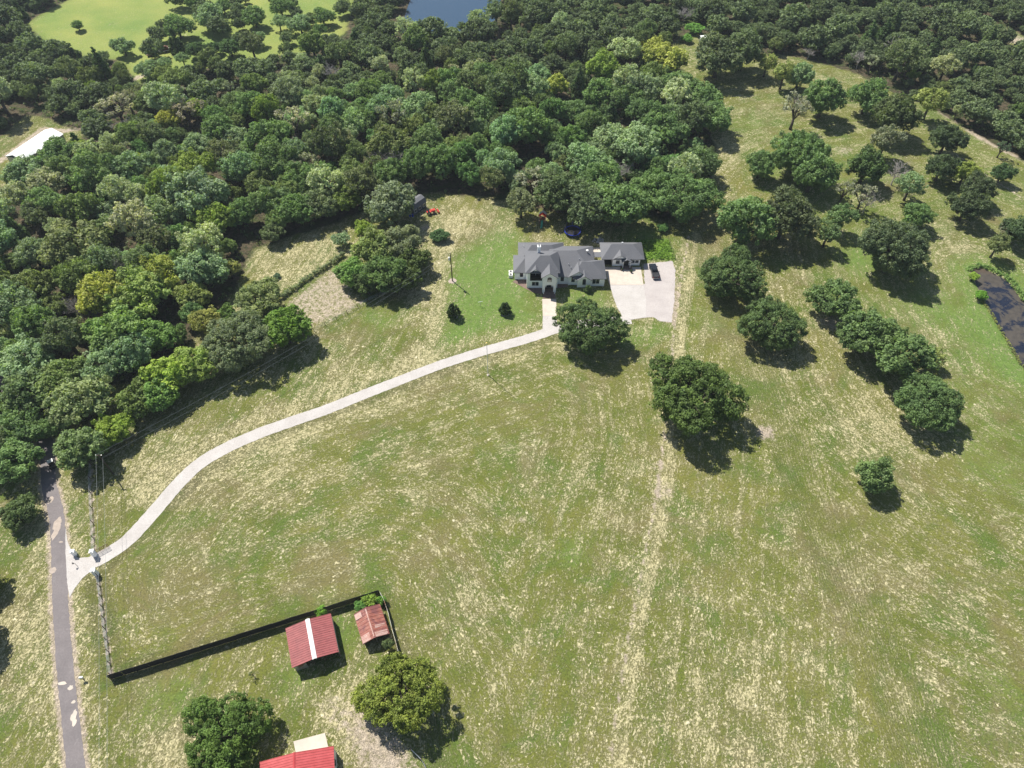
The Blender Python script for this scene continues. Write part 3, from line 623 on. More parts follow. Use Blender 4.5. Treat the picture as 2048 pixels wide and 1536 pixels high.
# white box hide on the far strip
hx, hy, _ = P(1405, 86); o = thing('white_box_hide', 'small white box hut at the far top of the grass strip', 'hut', (hx, hy, 0), R(10))
mb = MB(); mb.box(-1.1, 1.1, -1, 1, .6, 2.6); mb.build('wall', M['white'], o); mb = MB(); mb.box(-1.3, 1.3, -1.2, 1.2, 2.6, 2.75); mb.build('roof', M['white'], o)
for x in (-1.1, 1.0):
    for y in (-1, .9): mb = MB(); mb.box(x, x+.1, y, y+.1, 0, .6); mb.build('leg', M['post_wood'], o)

# ------------------------------------------------------------------ fences, walls
def rail_fence(name, label, line, npost, h=1.25):
    a = line[0]; root = thing(name, label, 'fence', (a[0], a[1], 0)); L = smooth_line(line, .5); 
    ds = np.concatenate([[0], np.cumsum(np.linalg.norm(np.diff(L, axis=0), axis=1))])
    wires = MB()
    at = [np.array([np.interp(t, ds, L[:, 0]), np.interp(t, ds, L[:, 1])]) - a for t in np.linspace(0, ds[-1], npost)]
    for i, q in enumerate(at):
        mb = MB(); mb.cyl((q[0], q[1], 0), .075, h+.1, 7); mb.build('post', M['rust_pipe'], root)
        if i: 
            for z in (h, h*.72, h*.45, h*.18): wires.tube([(at[i-1][0], at[i-1][1], z), (q[0], q[1], z)], .022, 4)
    wires.build('wire', M['galv'], root); return root
rail_fence('wire_fence', 'wire fence with rusty posts running from the gate up toward the trees', FENCE_N, 7)
rail_fence('wire_fence', 'wire fence with rusty posts running from the gate down to the black fence', FENCE_S, 10)
EDGE = PP([(515,655),(560,628)]); PADK = PP([(645,655),(700,624),(735,600),(760,588)])
rail_fence('wire_fence', 'thin wire fence along the mown edge below the sandy patch', PP([(628,662),(680,635),(735,603),(800,572)]), 9, 1.1)
A = np.array(P(214.5, 1352, 1.9)[:2]); B = np.array(P(757, 1181, 1.9)[:2])
Lf = np.linalg.norm(B-A); fa = math.atan2((B-A)[1], (B-A)[0])
bf = thing('board_fence', 'long black stained board fence running from the roadside to the rusty shed', 'fence', (A[0], A[1], 0), fa)
npan = 22; pw = Lf/npan
for i in range(npan):
    mb = MB(); nb = 16; dz = random.uniform(-.05, .05); tl = random.uniform(-.03, .03)
    for k in range(nb):
        x = i*pw + .02 + k*(pw-.04)/nb; mb.box(x, x+(pw-.04)/nb-.012, -.02+tl, .012+tl, .05, 2.2+dz+random.uniform(-.03, .03))
    mb.box(i*pw, (i+1)*pw-.01, -.06+tl, -.022+tl, .4, .5); mb.box(i*pw, (i+1)*pw-.01, -.06+tl, -.022+tl, 1.8, 1.9)
    mb.build('panel', M['black_wood'], bf)
for i in range(npan+1): mb = MB(); mb.box(i*pw-.05, i*pw+.05, -.17, -.065, 0, 2.3); mb.build('post', M['black_wood'], bf)
SM = [np.array(P(x, y, 1.9)[:2]) for x, y in [(759,1183),(767,1198),(776,1225),(784,1258),(793,1290),(798,1310)]]
sm = thing('sheet_metal_fence', 'thin grey sheet metal fence curving down beside the rusty shed', 'fence', (SM[0][0], SM[0][1], 0))
mb = MB()
for i in range(len(SM)-1):
    a, b = SM[i]-SM[0], SM[i+1]-SM[0]; n_ = max(2, int(np.linalg.norm(b-a)/1.1))
    for k in range(n_):
        p, q = a+(b-a)*k/n_, a+(b-a)*(k+.98)/n_; d = (q-p)/np.linalg.norm(q-p); nn = np.array([-d[1], d[0]])*.02; h = 1.9+random.uniform(-.06, .06)
        if i: mb.prism([tuple(p-nn), tuple(q-nn), tuple(q+nn), tuple(p+nn)], 0.02, h, 'z')
        else: mb.prism([tuple(p-nn), tuple(q-nn), tuple(q+nn), tuple(p+nn)], 0.02, h*.98, 'z')
mb.build('panel', M['sheet'], sm)
for s in SM: mb = MB(); mb.cyl((s[0]-SM[0][0]+.07, s[1]-SM[0][1], 0), .05, 2.0, 6); mb.build('post', M['post_wood'], sm)
# fence under the big yellow tree at the bottom
rail_fence('wire_fence', 'short dark wire fence beneath the yellow-green tree at the bottom edge', PP([(822,1500),(850,1530),(870,1580)]), 4, 1.3)

# ------------------------------------------------------------------ gate, columns, mailboxes
def column(x, y, name, label, wdt=1.0, h=2.0, cat='column', cap=True):
    a = P(x, y); o = thing(name, label, cat, a, R(8))
    mb = MB(); mb.obox((0,0,0), wdt, wdt, h); mb.build('shaft', M['brick'], o)
    mb = MB(); mb.obox((0,0,h), wdt+.16, wdt+.16, .12); mb.prism([(-wdt/2, h+.12), (wdt/2, h+.12), (0, h+.3)], -wdt/2, wdt/2); mb.build('cap', M['white'], o); return o
c1 = column(151, 1109, 'mailbox_column', 'white brick mailbox pillar standing closest to the road by the drive mouth', .7, 1.5, 'mailbox')
mb = MB(); mb.box(-.62, -.45, -.2, .2, 1.0, 1.35); mb.build('mailbox_door', M['darkmetal'], c1)
column(191, 1111, 'gate_column', 'white brick gate pillar on the upper side of the driveway, holding the open gate', .75, 2.0)
column(194, 1149, 'gate_column', 'white brick gate pillar on the lower side of the driveway', .75, 2.0)
ga = P(193.5, 1108.5); gbp = P(220, 1094); dv = Vector((gbp[0]-ga[0], gbp[1]-ga[1])); gl_ = dv.length
gt = thing('farm_gate', 'dark tubular farm gate swung open along the drive edge beside the upper pillar', 'gate', ga, math.atan2(dv.y, dv.x))
mb = MB(); mb.tube([(.25,0,.2),(gl_,0,.2),(gl_,0,1.45),(.25,0,1.45),(.25,0,.2)], .05, 6); mb.build('frame', M['rust_pipe'], gt)
mb = MB(); [mb.tube([(.25,0,z),(gl_,0,z)], .028, 5) for z in (.45, .7, .95, 1.2)]; [mb.tube([(x,0,.2),(x,0,1.45)], .028, 5) for x in (gl_*.35, gl_*.68)]; mb.build('bar', M['rust_pipe'], gt)
k = P(155, 1132); kp = thing('keypad_post', 'dark gooseneck keypad post standing in the drive mouth', 'keypad', k)
mb = MB(); mb.tube([(0,0,0),(0,0,1.0),(-.15,0,1.15),(-.35,0,1.2)], .045, 6); mb.build('post', M['darkmetal'], kp); mb = MB(); mb.box(-.5, -.33, -.14, .14, 1.05, 1.45); mb.build('keypad', M['darkmetal'], kp)
k = P(168, 1359); kp = thing('mailbox', 'small pale mailbox on a post beside the road near the black fence', 'mailbox', k, R(12))
mb = MB(); mb.box(-.06, .06, -.06, .06, 0, 1.05); mb.build('post', M['post_wood'], kp)
mb = MB(); mb.prism([(-.2, 1.05), (.2, 1.05), (.2, 1.3), (.12, 1.42), (-.12, 1.42), (-.2, 1.3)], -.35, .35); mb.v = [(b_, a, c) for a, b_, c in mb.v]; mb.build('box', M['white'], kp)

# ------------------------------------------------------------------ poles and wires
def catenary(a, b, sag, n=18):
    a, b = Vector(a), Vector(b); return [a.lerp(b, i/n) - Vector((0, 0, sag*4*(i/n)*(1-i/n))) for i in range(n+1)]
pA = P(905, 562); pole = thing('utility_pole', 'dark wooden utility pole with white transformer on the lawn left of the house', 'utility pole', pA)
mb = MB(); mb.tube([(0,0,0),(0,0,10.4)], [.17, .12], 10); mb.build('pole', M['pole_wood'], pole)
mb = MB(); mb.cyl((-.42, -.05, 7.9), .28, 1.0, 14); mb.cyl((-.42, -.05, 8.9), .09, .25, 8); mb.build('transformer', M['white'], pole)
for a in ((0, 0, 10.4), (-.3, 0, 9.6)): mb = MB(); mb.cyl(a, .05, .25, 6); mb.build('insulator', M['galv'], pole)
pB = P(227, 948); pole2 = thing('utility_pole', 'dark wooden utility pole in the shade of trees beside the upper roadside fence', 'utility pole', pB)
mb = MB(); mb.tube([(0,0,0),(0,0,8.0)], [.17, .12], 10); mb.build('pole', M['pole_wood'], pole2)
mb = MB(); mb.box(-.7, .7, -.06, .06, 7.5, 7.62); mb.build('crossarm', M['post_wood'], pole2)
for a in (-.6, .6): mb = MB(); mb.cyl((a, 0, 7.62), .06, .22, 6); mb.build('insulator', M['galv'], pole2)
S1 = P(197, 1640, 7.8)
wm = simple('aluminium_wire', (.30, .32, .32), .5, .1, 1)
mb = MB()
mb.tube(catenary((pB[0]-.6, pB[1], 7.84), (pA[0]-.3, pA[1], 10.3), 1.6), .024, 4); mb.tube(catenary((pB[0]+.6, pB[1]-.1, 7.0), (pA[0], pA[1], 9.2), 1.7), .024, 4)
mb.tube(catenary((pB[0]-.6, pB[1], 7.84), (S1[0], S1[1], 7.8), .8), .02, 4); mb.tube(catenary((pB[0]+.6, pB[1]-.1, 7.0), (S1[0]+1.0, S1[1], 7.0), .8), .02, 4)
tag(mb.build('power_line', wm), 'two thin power lines strung between the two wooden poles', 'power line')
fp = P(976, 750); fl = thing('flagpole', 'slender white flagpole with a ball on top beside the driveway', 'flagpole', fp)
mb = MB(); mb.tube([(0,0,0),(0,0,12.0)], [.10, .06], 10); mb.build('pole', M['white'], fl); mb = MB(); mb.ball((0,0,12.1), .15, 10); mb.build('finial', simple('brass', (.6,.45,.12), .3, .05, 1, .8), fl); mb = MB(); mb.cyl((0,0,0), .35, .12, 14); mb.build('footing', M['concrete'], fl)
k = P(961, 612); tp = thing('clothes_post', 'pale T-shaped post standing alone on the green lawn', 'post', k, R(15))
mb = MB(); mb.cyl((0,0,0), .05, 1.6, 8); mb.build('post', M['galv'], tp); mb = MB(); mb.box(-.65, .65, -.04, .04, 1.6, 1.68); mb.build('crossbar', M['galv'], tp)

# ------------------------------------------------------------------ vehicles
def wheel(parent, x, y, r=.42, wd=.26, name='wheel'):
    mb = MB(); mb.cyl((x-wd/2, y, r), r, wd, 18, 'x'); wl = mb.build(name, M['tyre'], parent)
    mb = MB(); mb.cyl((x-wd/2-.01, y, r), r*.58, wd+.02, 12, 'x'); mb.build('rim', M['chrome'], wl)
tr_p = P(1308.5, 541, .9); tk = thing('pickup_truck', 'black crew cab pickup parked nose-away on the gravel pad', 'pickup truck', (tr_p[0], tr_p[1], 0), R(4))
mb = MB(); prof = [(-2.9,.45),(2.85,.45),(2.95,.7),(2.9,1.05),(1.6,1.18),(-2.95,1.15),(-2.95,.6)]
mb.prism(prof, -.98, .98, 'x'); bed = mb.build('body', M['car_black'], tk)
mb = MB(); zz = 1.17
mb.add([(-.93,-.9,zz),(.93,-.9,zz),(.93,1.75,zz),(-.93,1.75,zz),(-.76,-.72,1.9),(.76,-.72,1.9),(.76,1.0,1.9),(-.76,1.0,1.9)], [(0,3,2,1),(4,5,6,7),(0,1,5,4),(1,2,6,5),(2,3,7,6),(3,0,4,7)]); cabn = mb.build('cab', M['car_black'], tk)
mb = MB(); e = .012
mb.add([(-.80,1.70+e,1.22),(.80,1.70+e,1.22),(.70,1.08+e,1.82),(-.70,1.08+e,1.82)], [(0,1,2,3)]); mb.build('windscreen', M['glass'], cabn)
mb = MB(); mb.add([(-.80,-.90-e,1.25),(.80,-.90-e,1.25),(.70,-.76-e,1.82),(-.70,-.76-e,1.82)], [(3,2,1,0)]); mb.build('rear_window', M['glass'], cabn)
for s in (-1, 1):
    mb = MB(); mb.add([(s*(.925+e),-.75,1.25),(s*(.925+e),1.45,1.25),(s*(.79+e),.95,1.8),(s*(.79+e),-.6,1.8)], [(0,1,2,3)]); mb.build('side_window', M['glass'], cabn)
    mb = MB(); mb.box(s*1.12-.12, s*1.12+.12, 1.15, 1.3, 1.2, 1.42); mb.build('wing_mirror', M['car_black'], tk)
    mb = MB(); mb.box(s*.86-.1, s*.86+.1, -3.0, -2.94, .75, 1.1); mb.build('tail_light', M['tail'], tk)
    mb = MB(); mb.box(s*.75-.18, s*.75+.18, 2.9, 2.98, .75, .95); mb.build('headlight', M['chrome'], tk)
    for y in (-1.85, 1.95): wheel(tk, s*.88, y)
mb = MB(); mb.box(-.80, .80, -2.85, -1.05, 1.155, 1.17); mb.build('bed_liner', M['trim'], tk)
for b in ((-.98,-.80,-2.95,-.92),(.80,.98,-2.95,-.92),): mb = MB(); mb.box(b[0],b[1],b[2],b[3],1.15,1.34); mb.build('bed_side', M['car_black'], tk)
mb = MB(); mb.box(-.78, .78, -2.97, -2.88, .75, 1.33); mb.build('tailgate', simple('grey_tailgate', (.10,.10,.11), .35, .1, 2), tk)
mb = MB(); mb.box(-.9, .9, -3.12, -2.98, .45, .65); mb.build('bumper', M['chrome'], tk)
k = P(104, 927, .8); ut = thing('utility_cart', 'small black utility cart with pale roof on the shaded road bend', 'utility cart', (k[0], k[1], 0), R(35))
mb = MB(); mb.box(-.7, .7, -1.4, 1.4, .35, .75); mb.box(-.65, .65, -1.35, -.35, .76, 1.05); mb.prism([(.5,.752),(1.38,.752),(1.35,.9),(.55,1.1)], -.65, .65, 'x'); mb.build('body', M['darkmetal'], ut)
mb = MB(); mb.box(-.62, .62, -.55, .45, 1.85, 1.93); mb.build('roof', M['white'], ut)
mb = MB(); [mb.box(x, x+.06, y, y+.06, .75, 1.85) for x in (-.62,.56) for y in (-.55,.39)]; mb.build('roll_cage', M['darkmetal'], ut)
mb = MB(); mb.box(-.5, .5, -.3, .15, .76, 1.0); mb.box(-.5, .5, -.34, -.24, 1.0, 1.4); mb.build('seat', M['interior'], ut)
for s in (-1, 1):
    for y in (-.95, .95): wheel(ut, s*.72, y, .32, .24)
k = P(861, 423, .8); tc = thing('tractor', 'small red tractor with loader parked at the shaded edge of the wood', 'tractor', (k[0], k[1], 0), R(-70))
mb = MB(); mb.box(-.35, .35, .1, 1.5, .7, 1.35); mb.box(-.55, .55, -1.2, .09, .6, .95); mb.build('body', M['red_paint'], tc)
mb = MB(); mb.box(-.25, .25, -.75, -.3, .95, 1.15); mb.box(-.25, .25, -.85, -.75, .95, 1.5); mb.build('seat', M['interior'], tc)
mb = MB(); mb.tube([(-.55,-.95,.95),(-.55,-.95,2.2),(.55,-.95,2.2),(.55,-.95,.95)], .05, 6); mb.build('roll_bar', M['darkmetal'], tc)
mb = MB(); mb.tube([(-.5,-.1,1.1),(-.5,1.6,1.3),(-.5,2.3,.5)], .07, 6); mb.tube([(.5,-.1,1.1),(.5,1.6,1.3),(.5,2.3,.5)], .07, 6); mb.build('loader_arm', M['red_paint'], tc)
mb = MB(); mb.prism([(2.3,.15),(2.9,.15),(2.5,.75),(2.3,.75)], -.85, .85, 'x'); mb.build('bucket', M['red_paint'], tc)
for s in (-1, 1): wheel(tc, s*.72, -.7, .62, .34); wheel(tc, s*.55, 1.1, .38, .22)
for (x, y, rz, lab, col) in ((333, 103, 30, 'pale flatbed trailer with dark load on the far green field', 'white'), (305, 111, 20, 'dark farm implement standing on the far green field beside the trailer', 'rust_pipe')):
    k = P(x, y); t_ = thing('flatbed_trailer' if col == 'white' else 'farm_implement', lab, 'trailer' if col == 'white' else 'farm implement', k, R(rz))
    sc_ = 1 if col == 'white' else .6
    mb = MB(); mb.box(-3.6*sc_, 3.6*sc_, -1.2, 1.2, .7, .85); mb.box(3.6*sc_, 5*sc_, -.08, .08, .7, .8); mb.build('deck', M[col], t_)
    mb = MB(); mb.box(-1.6*sc_, 1.2*sc_, -.8, .8, .85, 1.9); mb.prism([(-1*sc_, 1.9), (.8*sc_, 1.9), (.4*sc_, 2.4), (-.8*sc_, 2.4)], -.5, .5); mb.build('load', M['rust_pipe'], t_)
    for yy in (-1.1, 1.1):
        mb = MB(); mb.cyl((-.3, yy-.12, .36), .36, .24, 12, 'y'); mb.build('wheel', M['tyre'], t_)

# ------------------------------------------------------------------ garden things
k = P(1145, 466); tp = thing('trampoline', 'round trampoline with blue padded rim and black net behind the house', 'trampoline', k)
rr_ = 2.45; ring = [(rr_*math.cos(t), rr_*math.sin(t), .9) for t in np.linspace(0, 2*math.pi, 33)]
mb = MB(); mb.tube(ring, .15, 6, False); mb.build('rim_pad', M['blue'], tp)
mb = MB(); mb.add([(p[0]*.95, p[1]*.95, .86) for p in ring[:-1]], [tuple(range(32))]); mb.build('jumping_mat', M['net'], tp)
for t in np.linspace(0, 2*math.pi, 9)[:-1]: mb = MB(); mb.tube([(rr_*1.05*math.cos(t), rr_*1.05*math.sin(t), 0), (rr_*1.05*math.cos(t), rr_*1.05*math.sin(t), 2.7)], .045, 6); mb.build('net_pole', M['blue'], tp)
mb = MB(); mb.tube([(p[0]*1.05, p[1]*1.05, 2.7) for p in ring], .03, 5, False); mb.build('net_ring', M['net'], tp)
mb = MB()
for i in range(64):
    t = 2*math.pi*i/64; mb.tube([(rr_*1.03*math.cos(t), rr_*1.03*math.sin(t), 1.0), (rr_*1.03*math.cos(t), rr_*1.03*math.sin(t), 2.68)], .012, 3)
for z in np.arange(1.15, 2.6, .2): mb.tube([(p[0]*1.03, p[1]*1.03, z) for p in ring], .01, 3, False)
mb.build('safety_net', M['net'], tp)
k = P(1084, 448); ps = thing('playset', 'timber playset with red and white roof and green slide behind the house', 'playset', k, R(-8))
mb = MB(); [mb.box(x, x+.12, y, y+.12, 0, 2.8) for x in (-.9,.8) for y in (.2,1.9)]; mb.build('frame', M['playwood'], ps)
mb = MB(); mb.box(-1, 1, .1, 2.1, 1.3, 1.4); mb.build('platform', M['playwood'], ps)
mb = MB(); mb.prism([(-1.2, 2.7), (0, 3.7), (1.2, 2.7), (1.1, 2.65), (0, 3.55), (-1.1, 2.65)], .0, 1.1); mb.build('roof', M['red_paint'], ps)
mb = MB(); mb.prism([(-1.2, 2.7), (0, 3.7), (1.2, 2.7), (1.1, 2.65), (0, 3.55), (-1.1, 2.65)], 1.15, 2.3); mb.build('roof', M['white'], ps)
mb = MB(); mb.add([(-.3,.1,1.4),(.3,.1,1.4),(.3,-1.6,.4),(-.3,-1.6,.4),(.3,-2.4,.25),(-.3,-2.4,.25),(-.3,.1,1.3),(.3,.1,1.3),(.3,-1.6,.3),(-.3,-1.6,.3),(.3,-2.4,.15),(-.3,-2.4,.15)], [(0,1,2,3),(3,2,4,5),(7,6,9,8),(8,9,11,10),(0,3,9,6),(1,7,8,2),(3,5,11,9),(2,8,10,4),(4,10,11,5),(0,6,7,1)]); mb.build('slide', M['green_pl'], ps)
mb = MB(); mb.tube([(-2.9,1.0,0),(-2.6,1.1,2.4),(-2.3,1.2,0)], .06, 6); mb.tube([(-2.6,1.1,2.4),(-.9,1.1,2.4)], .06, 6); mb.build('swing_beam', M['playwood'], ps)
k = P(820, 433)
for dx, wh in ((0, 'left'), (.85, 'right')): bl_ = MB(); bl_.cyl((0,0,0), .32, .9, 14); tag(bl_.build('barrel', M['blue'], None, (k[0]+dx, k[1], 0)), wh + ' one of two blue plastic barrels in the shade beside the dark hut', 'barrel')
k = P(1197, 482); rk = MB()
for i in range(70):
    a = random.uniform(0, 6.28); rr0 = 1.9*math.sqrt(random.random()); rk.ball((rr0*math.cos(a), rr0*math.sin(a)*.8, .12+.35*max(0, 1-rr0/1.9)), random.uniform(.12, .3), 6, .7)
o = rk.build('rock_pile', M['litter'], None, k); tag(o, 'round heap of pale broken rock behind the guest building', 'rock pile')
k = P(1305, 561); 
def ring_edge(x, y, r_, label):
    k = P(x, y); mb = MB(); n = 16
    for i in range(n):
        t = 2*math.pi*i/n; mb.obox((r_*math.cos(t), r_*math.sin(t), 0), .22, .3, .16, t)
    o = mb.build('tree_ring', M['concrete'], None, k); tag(o, label, 'edging ring')
ring_edge(1010, 627, 1.15, 'pale stone edging ring around the right small magnolia on the lawn')
ring_edge(908, 634, .9, 'pale stone edging ring around the left small magnolia on the lawn')
sheet('pole_sand', [(pA[0]+1.15*math.cos(t)*random.uniform(.85,1.15), pA[1]+1.1*math.sin(t)*random.uniform(.85,1.15)) for t in np.linspace(0, 6.28, 20)[:-1]], .03, M['sand'], .04)
for x, y, lab in ((1243, 541, 'small dark potted shrub left of the guest building door'), (1262, 545, 'small dark potted shrub right of the guest building door')):
    k = P(x, y); o = thing('potted_shrub', lab, 'potted plant', k); mb = MB(); mb.cyl((0,0,0), .22, .4, 12, 'z', .3); mb.build('pot', M['stone'], o)
    mb = MB(); [mb.ball((random.uniform(-.22,.22), random.uniform(-.22,.22), .55+random.uniform(0,.3)), .2, 6) for _ in range(9)]; s_ = mb.build('foliage', M['leaf'], o); s_.color = (.03, .06, .02, 1)
# ------------------------------------------------------------------ trees
def leaf_mesh(name, clumps, per, size, seed, flat=.6, up=.35):
    """crown from clumps: array of (x,y,z,r); quads scattered through each clump's shell"""
    g = np.random.default_rng(seed); K = len(clumps); cl = np.repeat(clumps, per, axis=0); n = len(cl)
    d = g.normal(size=(n, 3)); d /= np.linalg.norm(d, axis=1)[:, None]
    rad = cl[:, 3] * g.uniform(.35, 1.08, n) ** .6
    c = cl[:, :3] + d * rad[:, None] * np.array([1, 1, .85])
    nm = d * .75 + g.normal(size=(n, 3)) * flat * .8 + np.array([0, 0, up + .15]); nm /= np.linalg.norm(nm, axis=1)[:, None]
    t = np.cross(nm, g.normal(size=(n, 3))); t /= np.linalg.norm(t, axis=1)[:, None]; b = np.cross(nm, t)
    s = size * g.uniform(.6, 1.35, n)[:, None]; a = s * g.uniform(.55, 1, n)[:, None]
    bend = nm * s * .12
    v = np.stack([c - t*s - b*a*.3, c - b*a + bend, c + t*s + b*a*.3, c + b*a - bend*0], 1).reshape(-1, 3)
    me = bpy.data.meshes.new(name); me.vertices.add(n*4); me.vertices.foreach_set('co', v.astype(np.float32).ravel())
    me.loops.add(n*4); me.loops.foreach_set('vertex_index', np.arange(n*4, dtype=np.int32))
    me.polygons.add(n); me.polygons.foreach_set('loop_start', np.arange(n, dtype=np.int32)*4)
    me.update(calc_edges=True)
    ct = g.uniform(.25, .75, K); tint = np.clip(np.repeat(ct, per) + g.uniform(-.22, .22, n), 0, 1)
    at = me.attributes.new('tint', 'FLOAT', 'POINT'); at.data.foreach_set('value', np.repeat(tint, 4).astype(np.float32))
    me.materials.append(M['leaf']); return me
def lobes(seed, n, R0, zc, hz, irregular=.25):
    g = np.random.default_rng(seed); L = [(0, 0, zc, R0*.62)]
    for i in range(n):
        a = 2*math.pi*(i + g.uniform(-.3, .3))/n*(1 if n < 8 else 1.618); r = R0*g.uniform(.45, .68)*(1 + irregular*g.uniform(-.6, .6))
        L.append((r*math.cos(a), r*math.sin(a), zc + hz*g.uniform(-.45, .45), R0*g.uniform(.30, .44)))
    return np.array(L)
def clumps_on(L, n, rc, seed, squash=.75, low=-.45):
    g = np.random.default_rng(seed); out = []; vol = L[:, 3]**2; pr = vol/vol.sum()
    while len(out) < n:
        i = g.choice(len(L), p=pr); d = g.normal(size=3); d /= np.linalg.norm(d)
        if d[2] < low: continue
        R1 = L[i, 3]; p = L[i, :3] + d*np.array([1, 1, squash])*R1*g.uniform(.82, 1.05)
        q = (p - L[:, :3]) / (L[:, 3:4]*np.array([1, 1, squash])); ins = (np.linalg.norm(q, axis=1) < .8); ins[i] = False
        if ins.any() and g.random() < .85: continue
        out.append((*p, rc*g.uniform(.6, 1.35)))
    return np.array(out)
def trunk_mesh(name, seed, H0, L, r0=.35, mat='bark', extra=0):
    g = random.Random(seed); mb = MB(); fork = H0*.30
    mb.tube([(0,0,-.3),(0.05,0,fork*.5),(0,.03,fork)], [r0*1.35, r0, r0*.9], 8)
    for (x, y, z, r) in L:
        m1 = (x*.35+g.uniform(-.3,.3), y*.35+g.uniform(-.3,.3), fork+(z-fork)*.45)
        mb.tube([(0,0,fork-.1), m1, (x*.9, y*.9, z)], [r0*.62, r0*.4, r0*.12], 6)
        for _ in range(3 + extra):
            e = (x+g.uniform(-r,r), y+g.uniform(-r,r), z+g.uniform(-.3,.8)*r); mb.tube([m1, ((m1[0]+e[0])/2, (m1[1]+e[1])/2, (m1[2]+e[2])/2+.3), e], [r0*.25, r0*.16, r0*.05], 4)
    me = bpy.data.meshes.new(name); me.from_pydata(mb.v, [], mb.f); me.materials.append(M[mat]); me.polygons.foreach_set('use_smooth', [True]*len(me.polygons)); return me
PROTO = {}
def proto(key, R0, H0, nl, ncl, rc, per, leaf, seed, squash=.75, irr=.25, low=-.45, flat=.6, trunkr=.35, solid=1.0):
    zc = H0 - R0*squash*.80; zc = max(zc, H0*.45); L = lobes(seed, nl, R0, zc, H0*.25, irr); top = (L[:, 2] + L[:, 3]*squash).max(); L[:, 2] -= (top - H0)*.5
    cl = clumps_on(L, ncl, rc, seed+1, squash, low)
    # inner foliage keeps the crown opaque, as real dense crowns are
    inner = np.array([(l[0], l[1], l[2], l[3]*.62) for l in L]); 
    me = leaf_mesh(key, np.vstack([cl]), per, leaf, seed+2, flat)
    mi = None
    if solid: 
        me2 = leaf_mesh(key+'_i', np.vstack([inner]), int(110*solid), leaf*2.0, seed+3, flat)
        bm = bmesh.new(); bm.from_mesh(me); bm.from_mesh(me2); bm.to_mesh(me); bm.free(); bpy.data.meshes.remove(me2)
    PROTO.setdefault(key.split('#')[0], []).append(dict(crown=me, trunk=trunk_mesh(key+'_trunk', seed, H0, L, trunkr), R=R0, H=H0))
# big field oaks (radius 10, height 13), forest oaks, loose trees, cedars
for i in range(5): proto('bigoak#%d' % i, 10, 12.5, 9, 520, .85, 66, .20, 100+i*10, .80, .35, -1.0, trunkr=.55)
for i in range(6): proto('oak#%d' % i, 5, 8.5, 7, 170, .68, 54, .19, 300+i*10, .98, .4, -1.0)
for i in range(4): proto('airy#%d' % i, 4.5, 9.5, 8, 120, .60, 44, .18, 500+i*10, 1.05, .5, -.85, .9, solid=.25)
for i in range(3): proto('fluff#%d' % i, 4.5, 7.5, 9, 150, .66, 56, .19, 700+i*10, .95, .45, -.8)
for i in range(2): proto('thin#%d' % i, 4.5, 8.5, 7, 38, .62, 34, .20, 800+i*10, .9, .5, -.3, .9, solid=0)
def cone_proto(key, R0, H0, ncl, rc, per, leaf, seed, base=.06, pw=.9):
    g = np.random.default_rng(seed); out = []
    for i in range(ncl):
        t = 1 - math.sqrt(g.random()); z = H0*(base + (1-base)*t*.96); rr = R0*max(.06, (1-t)**pw)*g.uniform(.75, 1.02)*(.8 if t < .07 else 1); a = g.uniform(0, 6.28)
        out.append((rr*math.cos(a), rr*math.sin(a), z, rc*(1-.45*t)*g.uniform(.7, 1.3)))
    for t in np.linspace(.1, .85, 9): out.append((0, 0, H0*t, R0*(1-t)*.6+.15))
    me = leaf_mesh(key, np.array(out), per, leaf, seed+2, .5, .15)
    mb = MB(); mb.tube([(0,0,-.2),(0,0,H0*.5),(0,0,H0*.95)], [.22, .13, .03], 7)
    tm = bpy.data.meshes.new(key+'_trunk'); tm.from_pydata(mb.v, [], mb.f); tm.materials.append(M['bark'])
    PROTO.setdefault(key.split('#')[0], []).append(dict(crown=me, trunk=tm, R=R0, H=H0))
for i in range(3): cone_proto('cedar#%d' % i, 2.6, 9, 110, .65, 46, .2, 900+i*10)
cone_proto('magnolia#0', 1.9, 4.2, 60, .55, 40, .16, 950, .14, .55)
def dead_mesh(key, seed, H0):
    g = random.Random(seed); mb = MB()
    def br(p, d, ln, r, lv):
        q = p + d*ln; m = (p+q)/2 + Vector((g.uniform(-1,1), g.uniform(-1,1), g.uniform(-.5,.5)))*ln*.09
        mb.tube([p, m, q], [r, r*.8, r*.6], 5 if lv < 2 else 4, False)
        if lv >= 5: return
        for k in range(3 if lv else 5):
            nd = (d*.75 + Vector((g.uniform(-1,1), g.uniform(-1,1), g.uniform(-.35,.7)))*.85).normalized(); br(m if k == 0 and lv else q, nd, ln*g.uniform(.6,.85), max(.028, r*.55), lv+1)
    br(Vector((0,0,-.2)), Vector((.08,.02,1)).normalized(), H0*.30, .24, 0)
    me = bpy.data.meshes.new(key); me.from_pydata(mb.v, [], mb.f); me.materials.append(M['deadbark']); return me
DEAD = [dead_mesh('dead_tree_branches#%d' % i, 60+i, 8.5) for i in range(2)]


